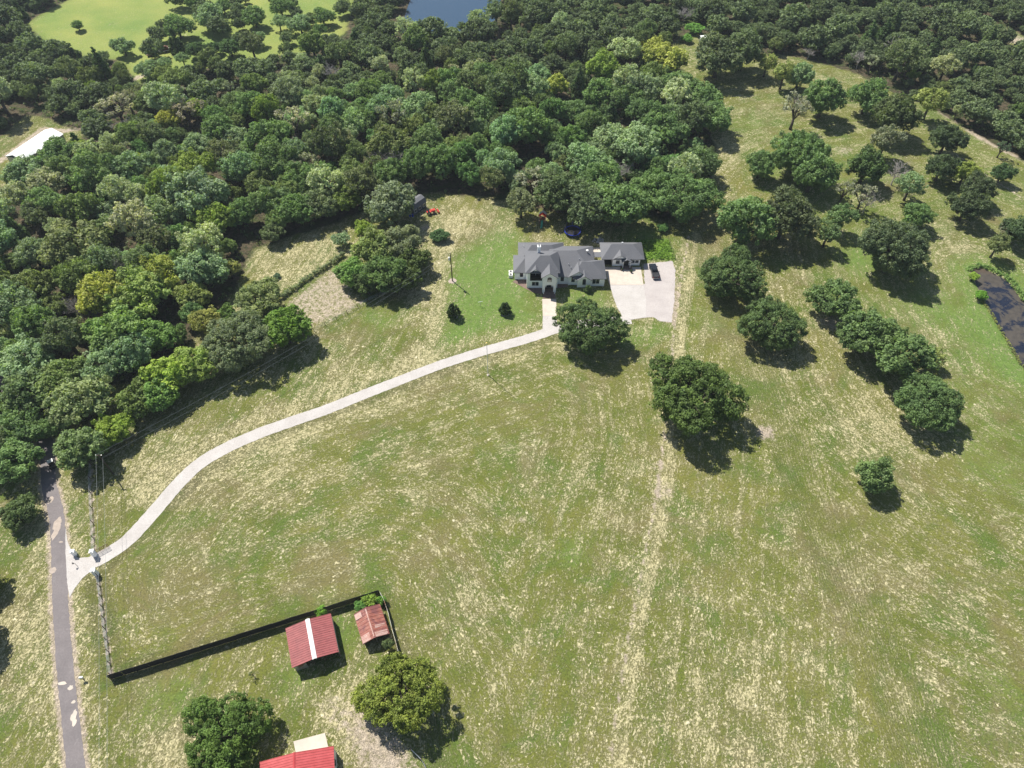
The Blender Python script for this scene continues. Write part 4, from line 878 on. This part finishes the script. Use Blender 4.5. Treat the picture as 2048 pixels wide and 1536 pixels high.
def place_tree(key, x, y, rad, label, color, group=None, name='oak_tree', cat='tree', hs=None, rz=None, sub=None):
    P_ = PROTO[key]; pr = P_[(sub if sub is not None else random.randrange(len(P_))) % len(P_)]
    s = rad/pr['R']; hs = s*random.uniform(.9, 1.12) if hs is None else hs
    o = thing(name, label, cat, (x, y, 0), random.uniform(0, 6.28) if rz is None else rz, group); o.scale = (s, s, hs)
    c = bpy.data.objects.new('crown', pr['crown']); C.objects.link(c); c.parent = o; c.color = (*color, 1)
    t = bpy.data.objects.new('trunk', pr['trunk']); C.objects.link(t); t.parent = o
    return o
def jit(c, a=.14):
    k = random.uniform(1-a, 1+a); return tuple(max(.004, v*k*random.uniform(.93, 1.07)) for v in c)
DARK = (.056, .086, .030); OAK = (.064, .102, .036); GREY = (.098, .138, .072); OLIVE = (.115, .135, .045); BRIGHT = (.110, .200, .026); YELL = (.150, .165, .040)
PALE = (.145, .170, .100); CED = (.040, .062, .022); SHRUBG = (.060, .130, .022); GREYLT = (.14, .145, .11)
# (crown centre x, y, crown width) in the photo, kind, colour, name, label
T = [
 (1180,653,142,'bigoak',DARK,'oak_tree','big dark round oak between the driveway and the parking pad'),
 (1386,784,202,'bigoak',(.056,.086,.022),'oak_tree','largest lone oak in the meadow right of the track'),
 (1464,552,140,'bigoak',DARK,'oak_tree','dark oak standing right of the parking pad across the track'),
 (1550,645,138,'bigoak',DARK,'oak_tree','dark oak just below and right of the one across from the parking pad'),
 (1676,602,102,'oak',DARK,'oak_tree','small round oak at the upper left tip of the oak cluster near the pond'),
 (1735,668,128,'oak',DARK,'oak_tree','broad oak in the middle of the oak cluster near the pond'),
 (1800,712,128,'oak',DARK,'oak_tree','dark oak on the lower side of the oak cluster near the pond'),
 (1862,716,54,'airy',OLIVE,'oak_tree','small olive tree between the pond oaks and the lowest dark oak'),
 (1858,805,142,'bigoak',OAK,'oak_tree','lowest dark oak of the row that faces the pond'),
 (1748,950,80,'fluff',(.066,.098,.036),'elm_tree','lone small pale green tree in the open right meadow'),
 (1490,443,108,'oak',OAK,'oak_tree','left one of the two touching oaks above the parking pad'),
 (1572,430,108,'oak',(.044,.056,.026),'oak_tree','right one of the two touching oaks above the parking pad'),
 (1370,392,142,'bigoak',OAK,'oak_tree','wide oak at the edge of the wood right of the guest building'),
 (1792,498,144,'bigoak',(.05,.068,.034),'oak_tree','tall wide oak with bare soil beneath, between the pond and the dead trees'),
 (1838,432,56,'oak',OAK,'oak_tree','small oak tucked behind the tall wide oak above the pond'),
 (1682,435,60,'airy',(.065,.10,.042),'elm_tree','light green tree between the touching oaks and the tall wide oak'),
 (1656,468,56,'airy',(.065,.095,.042),'elm_tree','small light green tree with a long shadow above the pond oak cluster'),
 (1725,395,56,'thin',GREYLT,'oak_tree','half bare grey tree left of the tall wide oak'),
 (1688,385,48,'thin',GREYLT,'oak_tree','low thin grey tree leafing poorly on the upper meadow'),
 (1598,302,118,'bigoak',OAK,'oak_tree','wide oak in the middle of the upper right meadow'),
 (1628,345,86,'oak',OAK,'oak_tree','oak overlapping the lower right side of the wide upper meadow oak'),
 (1522,328,60,'oak',OAK,'oak_tree','small oak left of the wide upper meadow oak'),
 (1733,332,76,'fluff',(.040,.085,.022),'pine_tree','rounded bright dark green pine beside the bare dead tree'),
 (1822,372,58,'airy',GREY,'oak_tree','thin grey-green oak right of the bare dead tree'),
 (1772,282,66,'airy',(.09,.10,.065),'oak_tree','grey-green oak above the bright pine in the upper meadow'),
 (1592,222,70,'thin',GREYLT,'oak_tree','sparse greyish oak at the left side of the upper meadow trees'),
 (1650,195,82,'oak',OAK,'oak_tree','dark oak with a long shadow left of the upper meadow gap'),
 (1738,192,72,'oak',OAK,'oak_tree','oak standing at the wood edge above the upper meadow gap'),
 (1790,230,88,'fluff',(.042,.075,.022),'oak_tree','dense oak with a long shadow falling toward the leaning pine'),
 (1862,205,62,'airy',OLIVE,'pine_tree','leaning pine with a visible bare trunk in the upper right meadow'),
 (1895,278,62,'fluff',(.036,.070,.024),'pine_tree','pine between the leaning pine and the pale path'),
 (1884,335,58,'fluff',(.036,.070,.024),'pine_tree','left pine of the close trio near the pale path at right'),
 (1932,345,50,'fluff',(.105,.13,.03),'pine_tree','yellow-green pine of the close trio near the pale path at right'),
 (1958,378,62,'fluff',(.042,.075,.028),'pine_tree','lower right pine of the close trio near the pale path'),
 (1935,412,66,'fluff',(.036,.066,.024),'pine_tree','pine with a visible trunk just below the close trio'),
 (2006,345,42,'fluff',(.038,.066,.026),'pine_tree','small pine standing on the pale path at the right edge'),
 (2004,298,34,'thin',(.055,.08,.05),'pine_tree','spindly pine just above the pale path at the right edge'),
 (1600,150,58,'oak',GREY,'oak_tree','small grey-green tree below the wood edge at upper right'),
 (1568,150,50,'airy',OLIVE,'oak_tree','small olive tree beside the grey-green one below the upper wood edge'),
 (1534,128,44,'airy',OLIVE,'oak_tree','little olive tree by the shadowed grass right of the far strip'),
 (1438,112,108,'oak',(.052,.068,.032),'oak_tree','wide oak bordering the right side of the far grass strip'),
 (1490,98,84,'oak',(.055,.075,.034),'oak_tree','oak behind the wide one beside the far grass strip'),
 (1335,122,88,'fluff',YELL,'oak_tree','yellowing tree at the left side of the far grass strip'),
 (1310,95,56,'fluff',YELL,'oak_tree','small yellowing tree behind the larger yellowing tree by the far strip'),
 (1425,235,88,'oak',OAK,'oak_tree','oak jutting from the wood into the right meadow'),
 (1408,195,80,'fluff',OAK,'oak_tree','oak above the one jutting into the right meadow'),
 (1995,492,50,'airy',(.07,.085,.035),'oak_tree','small olive tree with a long shadow above the right pond'),
 (2038,460,60,'oak',(.036,.056,.024),'oak_tree','dark oak cut by the right edge above the pond'),
 (2012,468,34,'thin',GREYLT,'oak_tree','thin grey tree between the olive and dark trees above the pond'),
 (800,1382,172,'bigoak',(.145,.178,.034),'oak_tree','large yellow-green tree below the rusty shed'),
 (455,1472,180,'bigoak',(.075,.125,.026),'oak_tree','large green tree left of the bright red roof at the bottom edge'),
 (40,1026,74,'fluff',(.05,.095,.028),'elm_tree','round green tree left of the road at the left edge'),
 (24,928,108,'oak',OAK,'oak_tree','dark oak at the left edge above the round green tree'),
 (-48,1160,92,'oak',DARK,'oak_tree','dark oak cut by the left edge below the round green tree'),
 (-72,1265,125,'oak',DARK,'oak_tree','dark tree mostly outside the left edge throwing a shadow on the verge'),
 (158,895,112,'oak',(.075,.105,.042),'oak_tree','rounded oak between the road bend and the roadside utility pole'),
 (223,860,76,'fluff',BRIGHT,'elm_tree','bright green small tree touching the rounded oak by the utility pole'),
 (205,885,52,'fluff',(.07,.11,.03),'elm_tree','mid green small tree just above the roadside utility pole'),
 (270,800,90,'fluff',(.065,.12,.026),'elm_tree','lowest bright tree of the row above the curve of the driveway'),
 (343,750,104,'fluff',(.120,.165,.028),'elm_tree','yellow-green tree in the row above the driveway curve'),
 (392,728,96,'fluff',(.10,.135,.034),'elm_tree','second yellow-green tree in the row above the driveway curve'),
 (155,805,126,'oak',(.105,.13,.058),'oak_tree','big pale green oak at the wood edge above the rounded oak by the utility pole'),
 (55,720,122,'oak',GREY,'oak_tree','big grey-green oak in the wood above the shaded road end'),
 (210,735,92,'airy',GREY,'oak_tree','grey-green oak at the wood edge right of the two big pale ones'),
 (233,668,126,'fluff',(.075,.115,.034),'elm_tree','big mid-green tree at the wood edge behind the shaded lane'),
 (306,676,92,'fluff',(.065,.11,.028),'elm_tree','green tree at the wood edge facing the yellow-green row across the lane'),
 (278,588,118,'fluff',(.100,.135,.038),'elm_tree','large yellow-green tree in the left wood above the shaded lane'),
 (408,538,112,'oak',GREY,'oak_tree','large grey-green oak at the wood corner left of the weedy field'),
 (385,592,74,'fluff',(.095,.115,.036),'elm_tree','olive tree in the wood corner below the large grey-green oak'),
 (460,540,46,'airy',(.12,.13,.04),'elm_tree','slim yellowish tree at the left tip of the weedy field'),
 (149,494,136,'oak',(.085,.10,.042),'oak_tree','big olive oak in the middle of the left wood'),
 (105,850,64,'oak',OAK,'oak_tree','oak arching over the right side of the shaded road end'),
 (42,858,92,'oak',OAK,'oak_tree','oak arching over the left side of the shaded road end'),
 (318,785,88,'fluff',(.07,.12,.03),'elm_tree','full bright green tree between the lowest one and the yellow-green one in the row'),
 (476,684,158,'bigoak',(.095,.118,.062),'oak_tree','tall grey-green oak in the row above the driveway'),
 (570,655,106,'fluff',(.060,.135,.018),'elm_tree','bright green tree at the right end of the row above the driveway'),
 (516,600,102,'oak',(.090,.11,.045),'oak_tree','pale oak behind the row at the corner of the sandy clearing'),
 (48,348,86,'oak',GREY,'oak_tree','pale oak standing in front of the lower end of the white barn'),
 (112,312,84,'oak',OAK,'oak_tree','dark oak hiding the right end of the white barn'),
 (412,645,68,'airy',(.12,.125,.035),'elm_tree','small yellowish tree by the shaded lane behind the row'),
 (450,632,52,'fluff',(.055,.12,.02),'elm_tree','little bright green tree by the shaded lane behind the row'),
 (705,545,70,'fluff',(.07,.12,.03),'elm_tree','bright green tree at the left side of the clump beside the sandy patch'),
 (745,498,96,'fluff',(.085,.11,.034),'elm_tree','olive tree at the top left of the clump beside the sandy patch'),
 (800,485,90,'oak',(.085,.10,.052),'oak_tree','grey-green oak at the top of the clump beside the sandy patch'),
 (825,520,70,'fluff',(.045,.085,.018),'elm_tree','green tree at the right end of the clump beside the sandy patch'),
 (765,545,92,'oak',(.050,.080,.024),'oak_tree','dark oak in the middle of the clump beside the sandy patch'),
 (805,555,70,'fluff',(.042,.080,.018),'elm_tree','dark green tree at the lower right of the clump under the power lines'),
 (735,568,62,'fluff',(.038,.075,.018),'elm_tree','low dark green tree at the bottom of the clump beside the sandy patch'),
 (728,458,44,'fluff',BRIGHT,'elm_tree','bright green bush-like tree above the clump beside the sandy patch'),
 (785,405,112,'oak',(.085,.105,.062),'oak_tree','broad pale oak beside the dark hut at the wood edge'),
 (690,398,70,'fluff',(.07,.13,.022),'elm_tree','bright leafy tree in the wood edge left of the broad pale oak'),
 (640,405,80,'oak',(.07,.09,.042),'oak_tree','grey-green oak at the wood edge above the weedy field'),
 (590,420,84,'fluff',(.055,.09,.028),'elm_tree','mid green tree at the wood edge above the weedy field'),
 (545,465,52,'oak',(.06,.08,.034),'oak_tree','small oak at the left end of the weedy field'),
 (1042,408,72,'airy',(.085,.098,.052),'oak_tree','tall pale oak at the left corner of the grove behind the house'),
 (1120,386,112,'oak',(.046,.066,.026),'oak_tree','broad oak behind the house above the playset'),
 (1172,408,112,'oak',(.052,.072,.034),'oak_tree','oak above the trampoline behind the house'),
 (1240,410,122,'oak',OAK,'oak_tree','dark oak above the guest building'),
 (1302,385,84,'oak',OAK,'oak_tree','dark oak between the guest building and the wide wood edge oak'),
 (155,50,27,'oak',OAK,'oak_tree','lone small tree out on the far bright field'),
 (354,52,60,'oak',OAK,'oak_tree','round dark tree at the lower side of the far bright field'),
 (245,92,46,'oak',GREY,'oak_tree','flat-topped tree with a visible trunk below the far bright field'),
 (420,30,64,'oak',GREY,'oak_tree','grey-green tree right of the round dark one in the far field'),
 (388,2,44,'oak',OAK,'oak_tree','tree at the top edge above the round dark field tree'),
 (446,12,36,'oak',OAK,'oak_tree','small tree behind the grey-green tree of the far field'),
 (391,100,40,'fluff',(.036,.062,.022),'pine_tree','dark pine with two trunks beneath the round field tree'),
 (428,96,34,'fluff',(.038,.066,.024),'pine_tree','dark pine right of the two-trunked pine'),
 (460,95,44,'fluff',(.038,.066,.024),'pine_tree','broader dark pine right of the other two field pines'),
 (365,118,32,'airy',GREY,'oak_tree','slim grey-green tree left of the field pines'),
 (292,138,44,'oak',GREY,'oak_tree','grey-green tree at the edge of the wood by the far track'),
 (330,128,34,'airy',GREY,'oak_tree','slim tree near the far flatbed trailer'),
 (508,32,54,'oak',OAK,'oak_tree','dark round tree left of the small park-like group'),
 (560,12,50,'oak',OAK,'oak_tree','dark tree at the top edge in the park-like group'),
 (600,48,50,'oak',GREY,'oak_tree','grey-green tree in the middle of the park-like group'),
 (645,32,44,'oak',OAK,'oak_tree','dark tall tree at the right of the park-like group'),
 (558,45,36,'airy',GREY,'oak_tree','small slim tree inside the park-like group'),
 (638,62,36,'airy',(.05,.085,.03),'oak_tree','green tree at the lower side of the park-like group'),
 (512,78,38,'oak',GREY,'oak_tree','grey tree below the dark round tree of the park-like group'),
]
taken = []
for (x, y, wpx, key, col, nm, lab) in T:
    rad = wpx/2/PXM(y)*.97
    hf = {'bigoak': .62, 'oak': .78, 'airy': .88, 'fluff': .78, 'thin': .85}[key]*1.0
    if y < 500 and x > 1440: hf *= 1.22; wpx *= 1.07
    if max(col[1]/max(col[0], .01), 0) > 1.75: col = (col[0]*.95, col[1]*.72, col[2]*.9)
    if y == 950: hf = 1.0
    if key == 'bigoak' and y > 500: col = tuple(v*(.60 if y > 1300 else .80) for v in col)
    for _ in range(3):
        H_ = rad*2*hf; zc = H_*.53; rad = wpx/2/PXM(y, zc)*.97
    gx, gy, _z = P(x, y, zc); pr = PROTO[key][0]
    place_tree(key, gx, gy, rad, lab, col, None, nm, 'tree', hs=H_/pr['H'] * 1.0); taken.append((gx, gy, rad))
# small ones
def bytree(key, x, y, wpx, H_, lab, col, nm, cat='tree', group=None):
    gx, gy, _ = P(x, y); rad = wpx/2/PXM(y); o = place_tree(key, gx, gy, rad, lab, col, group, nm, cat, hs=H_/PROTO[key][0]['H']); taken.append((gx, gy, rad)); return o
bytree('magnolia', 908, 634, 28, 5.2, 'left small dark magnolia on the green lawn', (.018,.030,.010), 'magnolia_tree')
bytree('magnolia', 1011, 626, 25, 4.2, 'right small dark magnolia on the green lawn', (.020,.034,.011), 'magnolia_tree')
bytree('magnolia', 1176, 583, 16, 2.6, 'small conical shrub in front of the right wing of the house', (.045,.07,.025), 'garden_shrub', 'shrub')
bytree('fluff', 1943, 560, 21, 2.6, 'upper round yellow-green bush on the bank of the right pond', (.12,.17,.03), 'round_bush', 'bush')
bytree('fluff', 1957, 598, 25, 2.8, 'lower round bright green bush on the bank of the right pond', (.07,.14,.02), 'round_bush', 'bush')
bytree('thin', 508, 1352, 14, 1.9, 'tiny dark sapling on the grass left of the red shed', (.04,.06,.03), 'sapling', 'tree')
bytree('fluff', 645, 1229, 24, 2.4, 'bright green bush squeezed between the black fence and the red shed', (.085,.16,.025), 'round_bush', 'bush')
bytree('fluff', 722, 1216, 26, 2.0, 'green vine thicket against the black fence left of the rusty shed', (.06,.12,.03), 'vine_thicket', 'bush')
bytree('fluff', 742, 1204, 30, 2.3, 'yellow-green vine thicket behind the rusty shed roof', (.11,.16,.028), 'vine_thicket', 'bush')
bytree('fluff', 765, 1206, 20, 2.3, 'small green vine thicket at the corner of the sheet metal fence', (.08,.15,.03), 'vine_thicket', 'bush')
bytree('airy', 778, 1296, 24, 3.2, 'leafy sapling growing in the open front of the rusty shed', (.075,.10,.045), 'sapling', 'tree')
bytree('fluff', 880, 478, 40, 3.0, 'low dark shrub heap at the edge of the lawn right of the clump', (.03,.06,.02), 'garden_shrub', 'shrub')
bytree('fluff', 1325, 462, 22, 2.2, 'small shrub by the path behind the vegetable plot', (.05,.10,.03), 'garden_shrub', 'shrub')
bytree('fluff', 555, 555, 14, 1.2, 'tiny grey bush alone in the weedy field', (.05,.08,.045), 'small_bush', 'bush')
bytree('airy', 685, 492, 40, 4.2, 'pale feathery bush at the upper end of the hedge', (.09,.13,.07), 'small_bush', 'bush')
for x, y, wpx, h, lab in ((1372, 84, 26, 3, 'low bright bush at the mouth of the far strip'), (1388, 66, 34, 4, 'bright green thicket closing the far strip')): bytree('fluff', x, y, wpx, h, lab, (.07,.14,.028), 'round_bush', 'bush')
# dead trees
def dead(x, y, h, lab, k=0, wd=1.0):
    gx, gy, _ = P(x, y); o = bpy.data.objects.new('dead_tree', DEAD[k]); C.objects.link(o); o.location = (gx, gy, 0); o.rotation_euler = (0, 0, random.uniform(0, 6)); s = h/9.5; o.scale = (s*wd, s*wd, s)
    tag(o, lab, 'dead tree'); taken.append((gx, gy, 2.0))
dead(1782, 370, 11, 'bare grey dead tree standing in the upper right meadow'); dead(1725, 425, 9, 'bare branches of the half dead grey tree left of the tall wide oak', 1)
dead(782, 350, 12.5, 'pale bare dead tree standing in the wood above the broad pale oak', 0, 1.2); dead(1238, 372, 11, 'bare grey dead tree among the oaks behind the guest building', 1)
dead(1780, 120, 11, 'pale dead tree on the upper right wood edge', 0); dead(1712, 138, 9, 'fallen-looking grey dead tree at the upper right wood edge', 1); dead(265, 285, 11, 'thin white dead tree in the wood right of the white barn', 1)
dead(255, 560, 12, 'leaning bare pale tree in the left wood', 0, .8); dead(170, 640, 11, 'bare forked trunk in the far left wood', 1, .8); dead(2040, 120, 9, 'grey dead tree at the right edge of the upper wood', 0); dead(1365, 50, 10, 'bare twisted tree at the top of the far strip', 1); dead(1590, 225, 7, 'bare branches showing in the sparse greyish oak', 0)
dead(1615, 118, 6, 'low tangle of grey dead branches at the wood edge', 1, 1.5); dead(665, 170, 10, 'grey bare tree in the wood below the park-like group', 1)

# hedge row (one overgrown hedge)
hg = np.random.default_rng(5); HL = smooth_line(HEDGE, .7); cl = []
for q in HL:
    for _ in range(3): cl.append((q[0]+hg.uniform(-.5,.5), q[1]+hg.uniform(-.4,.4), hg.uniform(.5,1.2), hg.uniform(.4,.7)))
me = leaf_mesh('hedge_leaves', np.array(cl), 40, .16, 6); o = bpy.data.objects.new('hedge', me); C.objects.link(o); o.color = (.095,.115,.06,1); tag(o, 'long overgrown grey-green hedge between the weedy field and the sandy patch', 'hedge')
# reeds round the pond
cl = []
for q in smooth_line(PP([(1937,539),(1962,531),(1989,542),(2018,557),(2048,598),(2070,625)]), .6):
    for _ in range(3): cl.append((q[0]+hg.uniform(-.8,.8), q[1]+hg.uniform(-.6,.9), hg.uniform(.1,.45), hg.uniform(.3,.55)))
me = leaf_mesh('reed_leaves', np.array(cl), 26, .15, 8); o = bpy.data.objects.new('reeds', me); C.objects.link(o); o.color = (.075,.12,.035,1); tag(o, kind='stuff')
cl = []
for q in smooth_line(PP([(1966,603),(1985,632),(2017,688),(2045,733),(2090,790)]), .6):
    for _ in range(2): cl.append((q[0]+hg.uniform(-.3,.5), q[1]+hg.uniform(-.4,.4), hg.uniform(.0,.2), hg.uniform(.2,.35)))
me = leaf_mesh('bank_grass_leaves', np.array(cl), 22, .12, 9); o = bpy.data.objects.new('bank_grass', me); C.objects.link(o); o.color = (.11,.12,.04,1); tag(o, kind='stuff')
# vegetable plot greenery
cl = [(x, y, hg.uniform(.05,.3), hg.uniform(.25,.5)) for x, y in zip(hg.uniform(-6,6,420)+P(1310,500)[0], hg.uniform(-4.5,4.5,420)+P(1310,500)[1])]
gp = PP([(1272,480),(1336,478),(1350,519),(1291,520)]); cl = [c for c in cl if inside(gp, c[0], c[1])]
me = leaf_mesh('plot_leaves', np.array(cl), 24, .13, 10); o = bpy.data.objects.new('rank_grass', me); C.objects.link(o); o.color = (.075,.125,.018,1); tag(o, kind='stuff')
mb = MB(); gq = [Vector((a[0], a[1], 0)) for a in gp]
for i in range(4):
    a, b = gq[i], gq[(i+1) % 4]; n_ = max(2, int((b-a).length/2.2))
    for k in range(n_): p = a.lerp(b, k/n_); mb.cyl(p, .04, 1.3, 6)
    for z in (.5, 1.2): mb.tube([a+Vector((0,0,z)), b+Vector((0,0,z))], .015, 4)
tag(mb.build('plot_fence', M['darkmetal']), 'thin dark wire fence around the bright green plot beside the guest building', 'fence')

# ------------------------------------------------------------------ woodland: Poisson-like scatter of individual trees
fr = np.random.default_rng(11); X_, Y_ = [], []
cand = []
ys_ = np.arange(60, 520, 1.0)
B_ = 7.2
gx0, gx1, gy0, gy1 = -330, 330, 60, 470
pts = []
grid = {}
def ok(x, y, r):
    ci, cj = int(x//10), int(y//10)
    for i in range(ci-2, ci+3):
        for j in range(cj-2, cj+3):
            for (a, b, c) in grid.get((i, j), ()):
                if (a-x)**2 + (b-y)**2 < ((r+c)*.66)**2: return False
    return True
def put(x, y, r): grid.setdefault((int(x//10), int(y//10)), []).append((x, y, r))
for (x, y, r) in taken: put(x, y, r*.9)
N_ = 26000
cx = fr.uniform(gx0, gx1, N_); cy = fr.uniform(gy0, gy1, N_)
inf = sdist(FOREST, cx, cy); clr = np.maximum.reduce([sdist(FIELD, cx, cy), sdist(BARNC, cx, cy), sdist(CLR_R, cx, cy), sdist(CLR2, cx, cy), sdist(POND2, cx, cy)])
rd = pdist(ROAD, cx, cy)
half = 1024/FPX
for i in range(N_):
    x, y = cx[i], cy[i]
    if abs(x) > (y*_cp + CAM_H*_sp)*half + 28 or y > 385: continue
    r = float(fr.choice([5.6, 6.6, 7.6], p=[.5, .35, .15])) if i < 1300 else float(fr.choice([2.2, 3.2, 4.2, 5.0, 5.8], p=[.14, .24, .28, .22, .12]))
    park = (-155 < x < -68 and 268 < y < 350 and clr[i] > 0 and fr.random() < .13 and r < 5.5)
    if park and ok(x, y, r*1.5): put(x, y, r*1.5); pts.append((x, y, r)); continue
    if y > 240: r *= .88
    if inf[i] < r*.55 or clr[i] > -r*.85 or rd[i] < 2.2: continue
    if ok(x, y, r): put(x, y, r); pts.append((x, y, r))
pts.sort(key=lambda q: q[0]**2 + q[1]**2)
def zone(x, y):
    if x > 58 and y > 180: return 'in the wood along the top right'
    if y > 270: return 'in the far wood below the pond and the bright field'
    if x > -20: return 'in the wood right behind the house grove'
    if x > -90: return 'in the middle of the wood left of the house'
    if y > 190: return 'in the wood around the white barn at left'
    return 'in the near left wood beside the road'
KINDS = [('oak', OAK, 'oak_tree', 'dark green round-topped oak', .25), ('oak', GREY, 'oak_tree', 'grey-green oak', .24), ('airy', (.062,.08,.036), 'elm_tree', 'loose mid-green tree', .13),
         ('fluff', (.068,.094,.032), 'elm_tree', 'full mid-green tree', .12), ('airy', PALE, 'elm_tree', 'pale silvery green tree', .065), ('cedar', CED, 'cedar_tree', 'dark pointed cedar', .08),
         ('fluff', (.090,.125,.026), 'elm_tree', 'fresh yellow-green tree', .035), ('fluff', YELL, 'elm_tree', 'yellowing tree', .007), ('thin', GREYLT, 'elm_tree', 'thin greyish half-bare tree', .03)]
pk = np.array([k[4] for k in KINDS]); pk = pk/pk.sum(); cnt = {'oak_tree': 95, 'elm_tree': 45, 'cedar_tree': 0}
rest = []
for (x, y, r) in pts:
    # species come in drifts: the field of the wood varies slowly
    drift = math.sin(x*.045 + 1.3)*math.cos(y*.05) ; w_ = pk.copy()
    if drift > .3: w_[0] *= 2.2; w_[1] *= .7
    elif drift < -.3: w_[1] *= 1.7; w_[4] *= 1.8
    if x < -70 and y < 210: w_[3] *= 2; w_[6] *= 2.5; w_[4] *= 1.3
    if y > 280: w_[0] *= 1.4; w_[6] *= .3; w_[7] *= .4
    if -30 < x < 55 and y < 260: w_[0] *= 2.2; w_[4] *= .5; w_[6] *= .4
    k = int(fr.choice(len(KINDS), p=w_/w_.sum())); key, col, nm, lb, _w = KINDS[k]
    if cnt[nm] >= 300:
        rest.append((x, y, r, key, col)); continue
    cnt[nm] += 1
    H_ = {'oak': 1.75, 'airy': 2.1, 'fluff': 1.8, 'cedar': 1.9, 'thin': 1.8}[key]*r*random.uniform(.85, 1.2) + 1.6
    if key == 'cedar': r = min(r*.75, 3.0)
    z_ = zone(x, y)
    place_tree(key, x, y, r*random.uniform(1.05, 1.22), lb + ' ' + z_, jit(col), 'woodland trees ' + z_ + ', ' + lb, nm, 'tree', hs=H_/PROTO[key][0]['H'])
print('FOREST', len(pts), cnt, 'rest', len(rest))
# the farthest remainder is one mass
if rest:
    vs = []; tints = []
    for (x, y, r, key, col) in rest:
        pr = PROTO['oak'][random.randrange(6)]['crown']; n = len(pr.vertices); co = np.empty(n*3, np.float32); pr.vertices.foreach_get('co', co); co = co.reshape(-1, 4, 3)
        tn = np.empty(n, np.float32); pr.attributes['tint'].data.foreach_get('value', tn); tn = tn.reshape(-1, 4)
        sel = np.random.default_rng(int(abs(x*7+y))).random(len(co)) < .35; co = co[sel]; tn = tn[sel]
        c = co.mean(1, keepdims=True); co = c + (co-c)*1.6; s = r/5; a = random.uniform(0, 6.28); ca, sa = math.cos(a), math.sin(a)
        co = np.stack([(co[..., 0]*ca - co[..., 1]*sa)*s + x, (co[..., 0]*sa + co[..., 1]*ca)*s + y, co[..., 2]*s], -1); vs.append(co.reshape(-1, 3)); tints.append((tn + random.uniform(-.25, .25)).ravel())
    v = np.concatenate(vs); tn = np.clip(np.concatenate(tints), 0, 1); n = len(v)//4
    me = bpy.data.meshes.new('distant_woodland'); me.vertices.add(n*4); me.vertices.foreach_set('co', v.astype(np.float32).ravel()); me.loops.add(n*4); me.loops.foreach_set('vertex_index', np.arange(n*4, dtype=np.int32))
    me.polygons.add(n); me.polygons.foreach_set('loop_start', np.arange(n, dtype=np.int32)*4); me.update(calc_edges=True); at = me.attributes.new('tint', 'FLOAT', 'POINT'); at.data.foreach_set('value', tn.astype(np.float32)); me.materials.append(M['leaf'])
    o = bpy.data.objects.new('distant_woodland', me); C.objects.link(o); o.color = (.058,.078,.038,1); tag(o, kind='stuff')
# understorey scrub that fills the floor between the trunks
cl = []
for i in range(N_):
    if len(cl) > 5200: break
    x, y = cx[i], cy[i]
    if inf[i] < 1.0 or clr[i] > -1.0 or rd[i] < 2.6 or y > 385 or abs(x) > (y*_cp + CAM_H*_sp)*half + 12: continue
    r = fr.uniform(.5, 1.3); cl.append((x, y, r*.5, r))
me = leaf_mesh('scrub_leaves', np.array(cl), 26, .26, 12); o = bpy.data.objects.new('understorey_scrub', me); C.objects.link(o); o.color = (.060,.080,.034,1); tag(o, kind='stuff')

# ------------------------------------------------------------------ air: one even haze box round camera and scene
mb = MB(); mb.box(-5600, 5600, -5600, 5600, -3.5, 160); hz = mb.build('haze', None); tag(hz, kind='stuff')
hm = bpy.data.materials.new('haze_air'); hm.use_nodes = True; hn = hm.node_tree; hn.nodes.remove(hn.nodes['Principled BSDF'])
pv = hn.nodes.new('ShaderNodeVolumePrincipled'); pv.inputs['Color'].default_value = (.80, .90, 1, 1); pv.inputs['Density'].default_value = .00011; pv.inputs['Anisotropy'].default_value = .2
hn.links.new(pv.outputs[0], hn.nodes['Material Output'].inputs['Volume']); hz.data.materials.append(hm)
print('BARN', BW, BL)
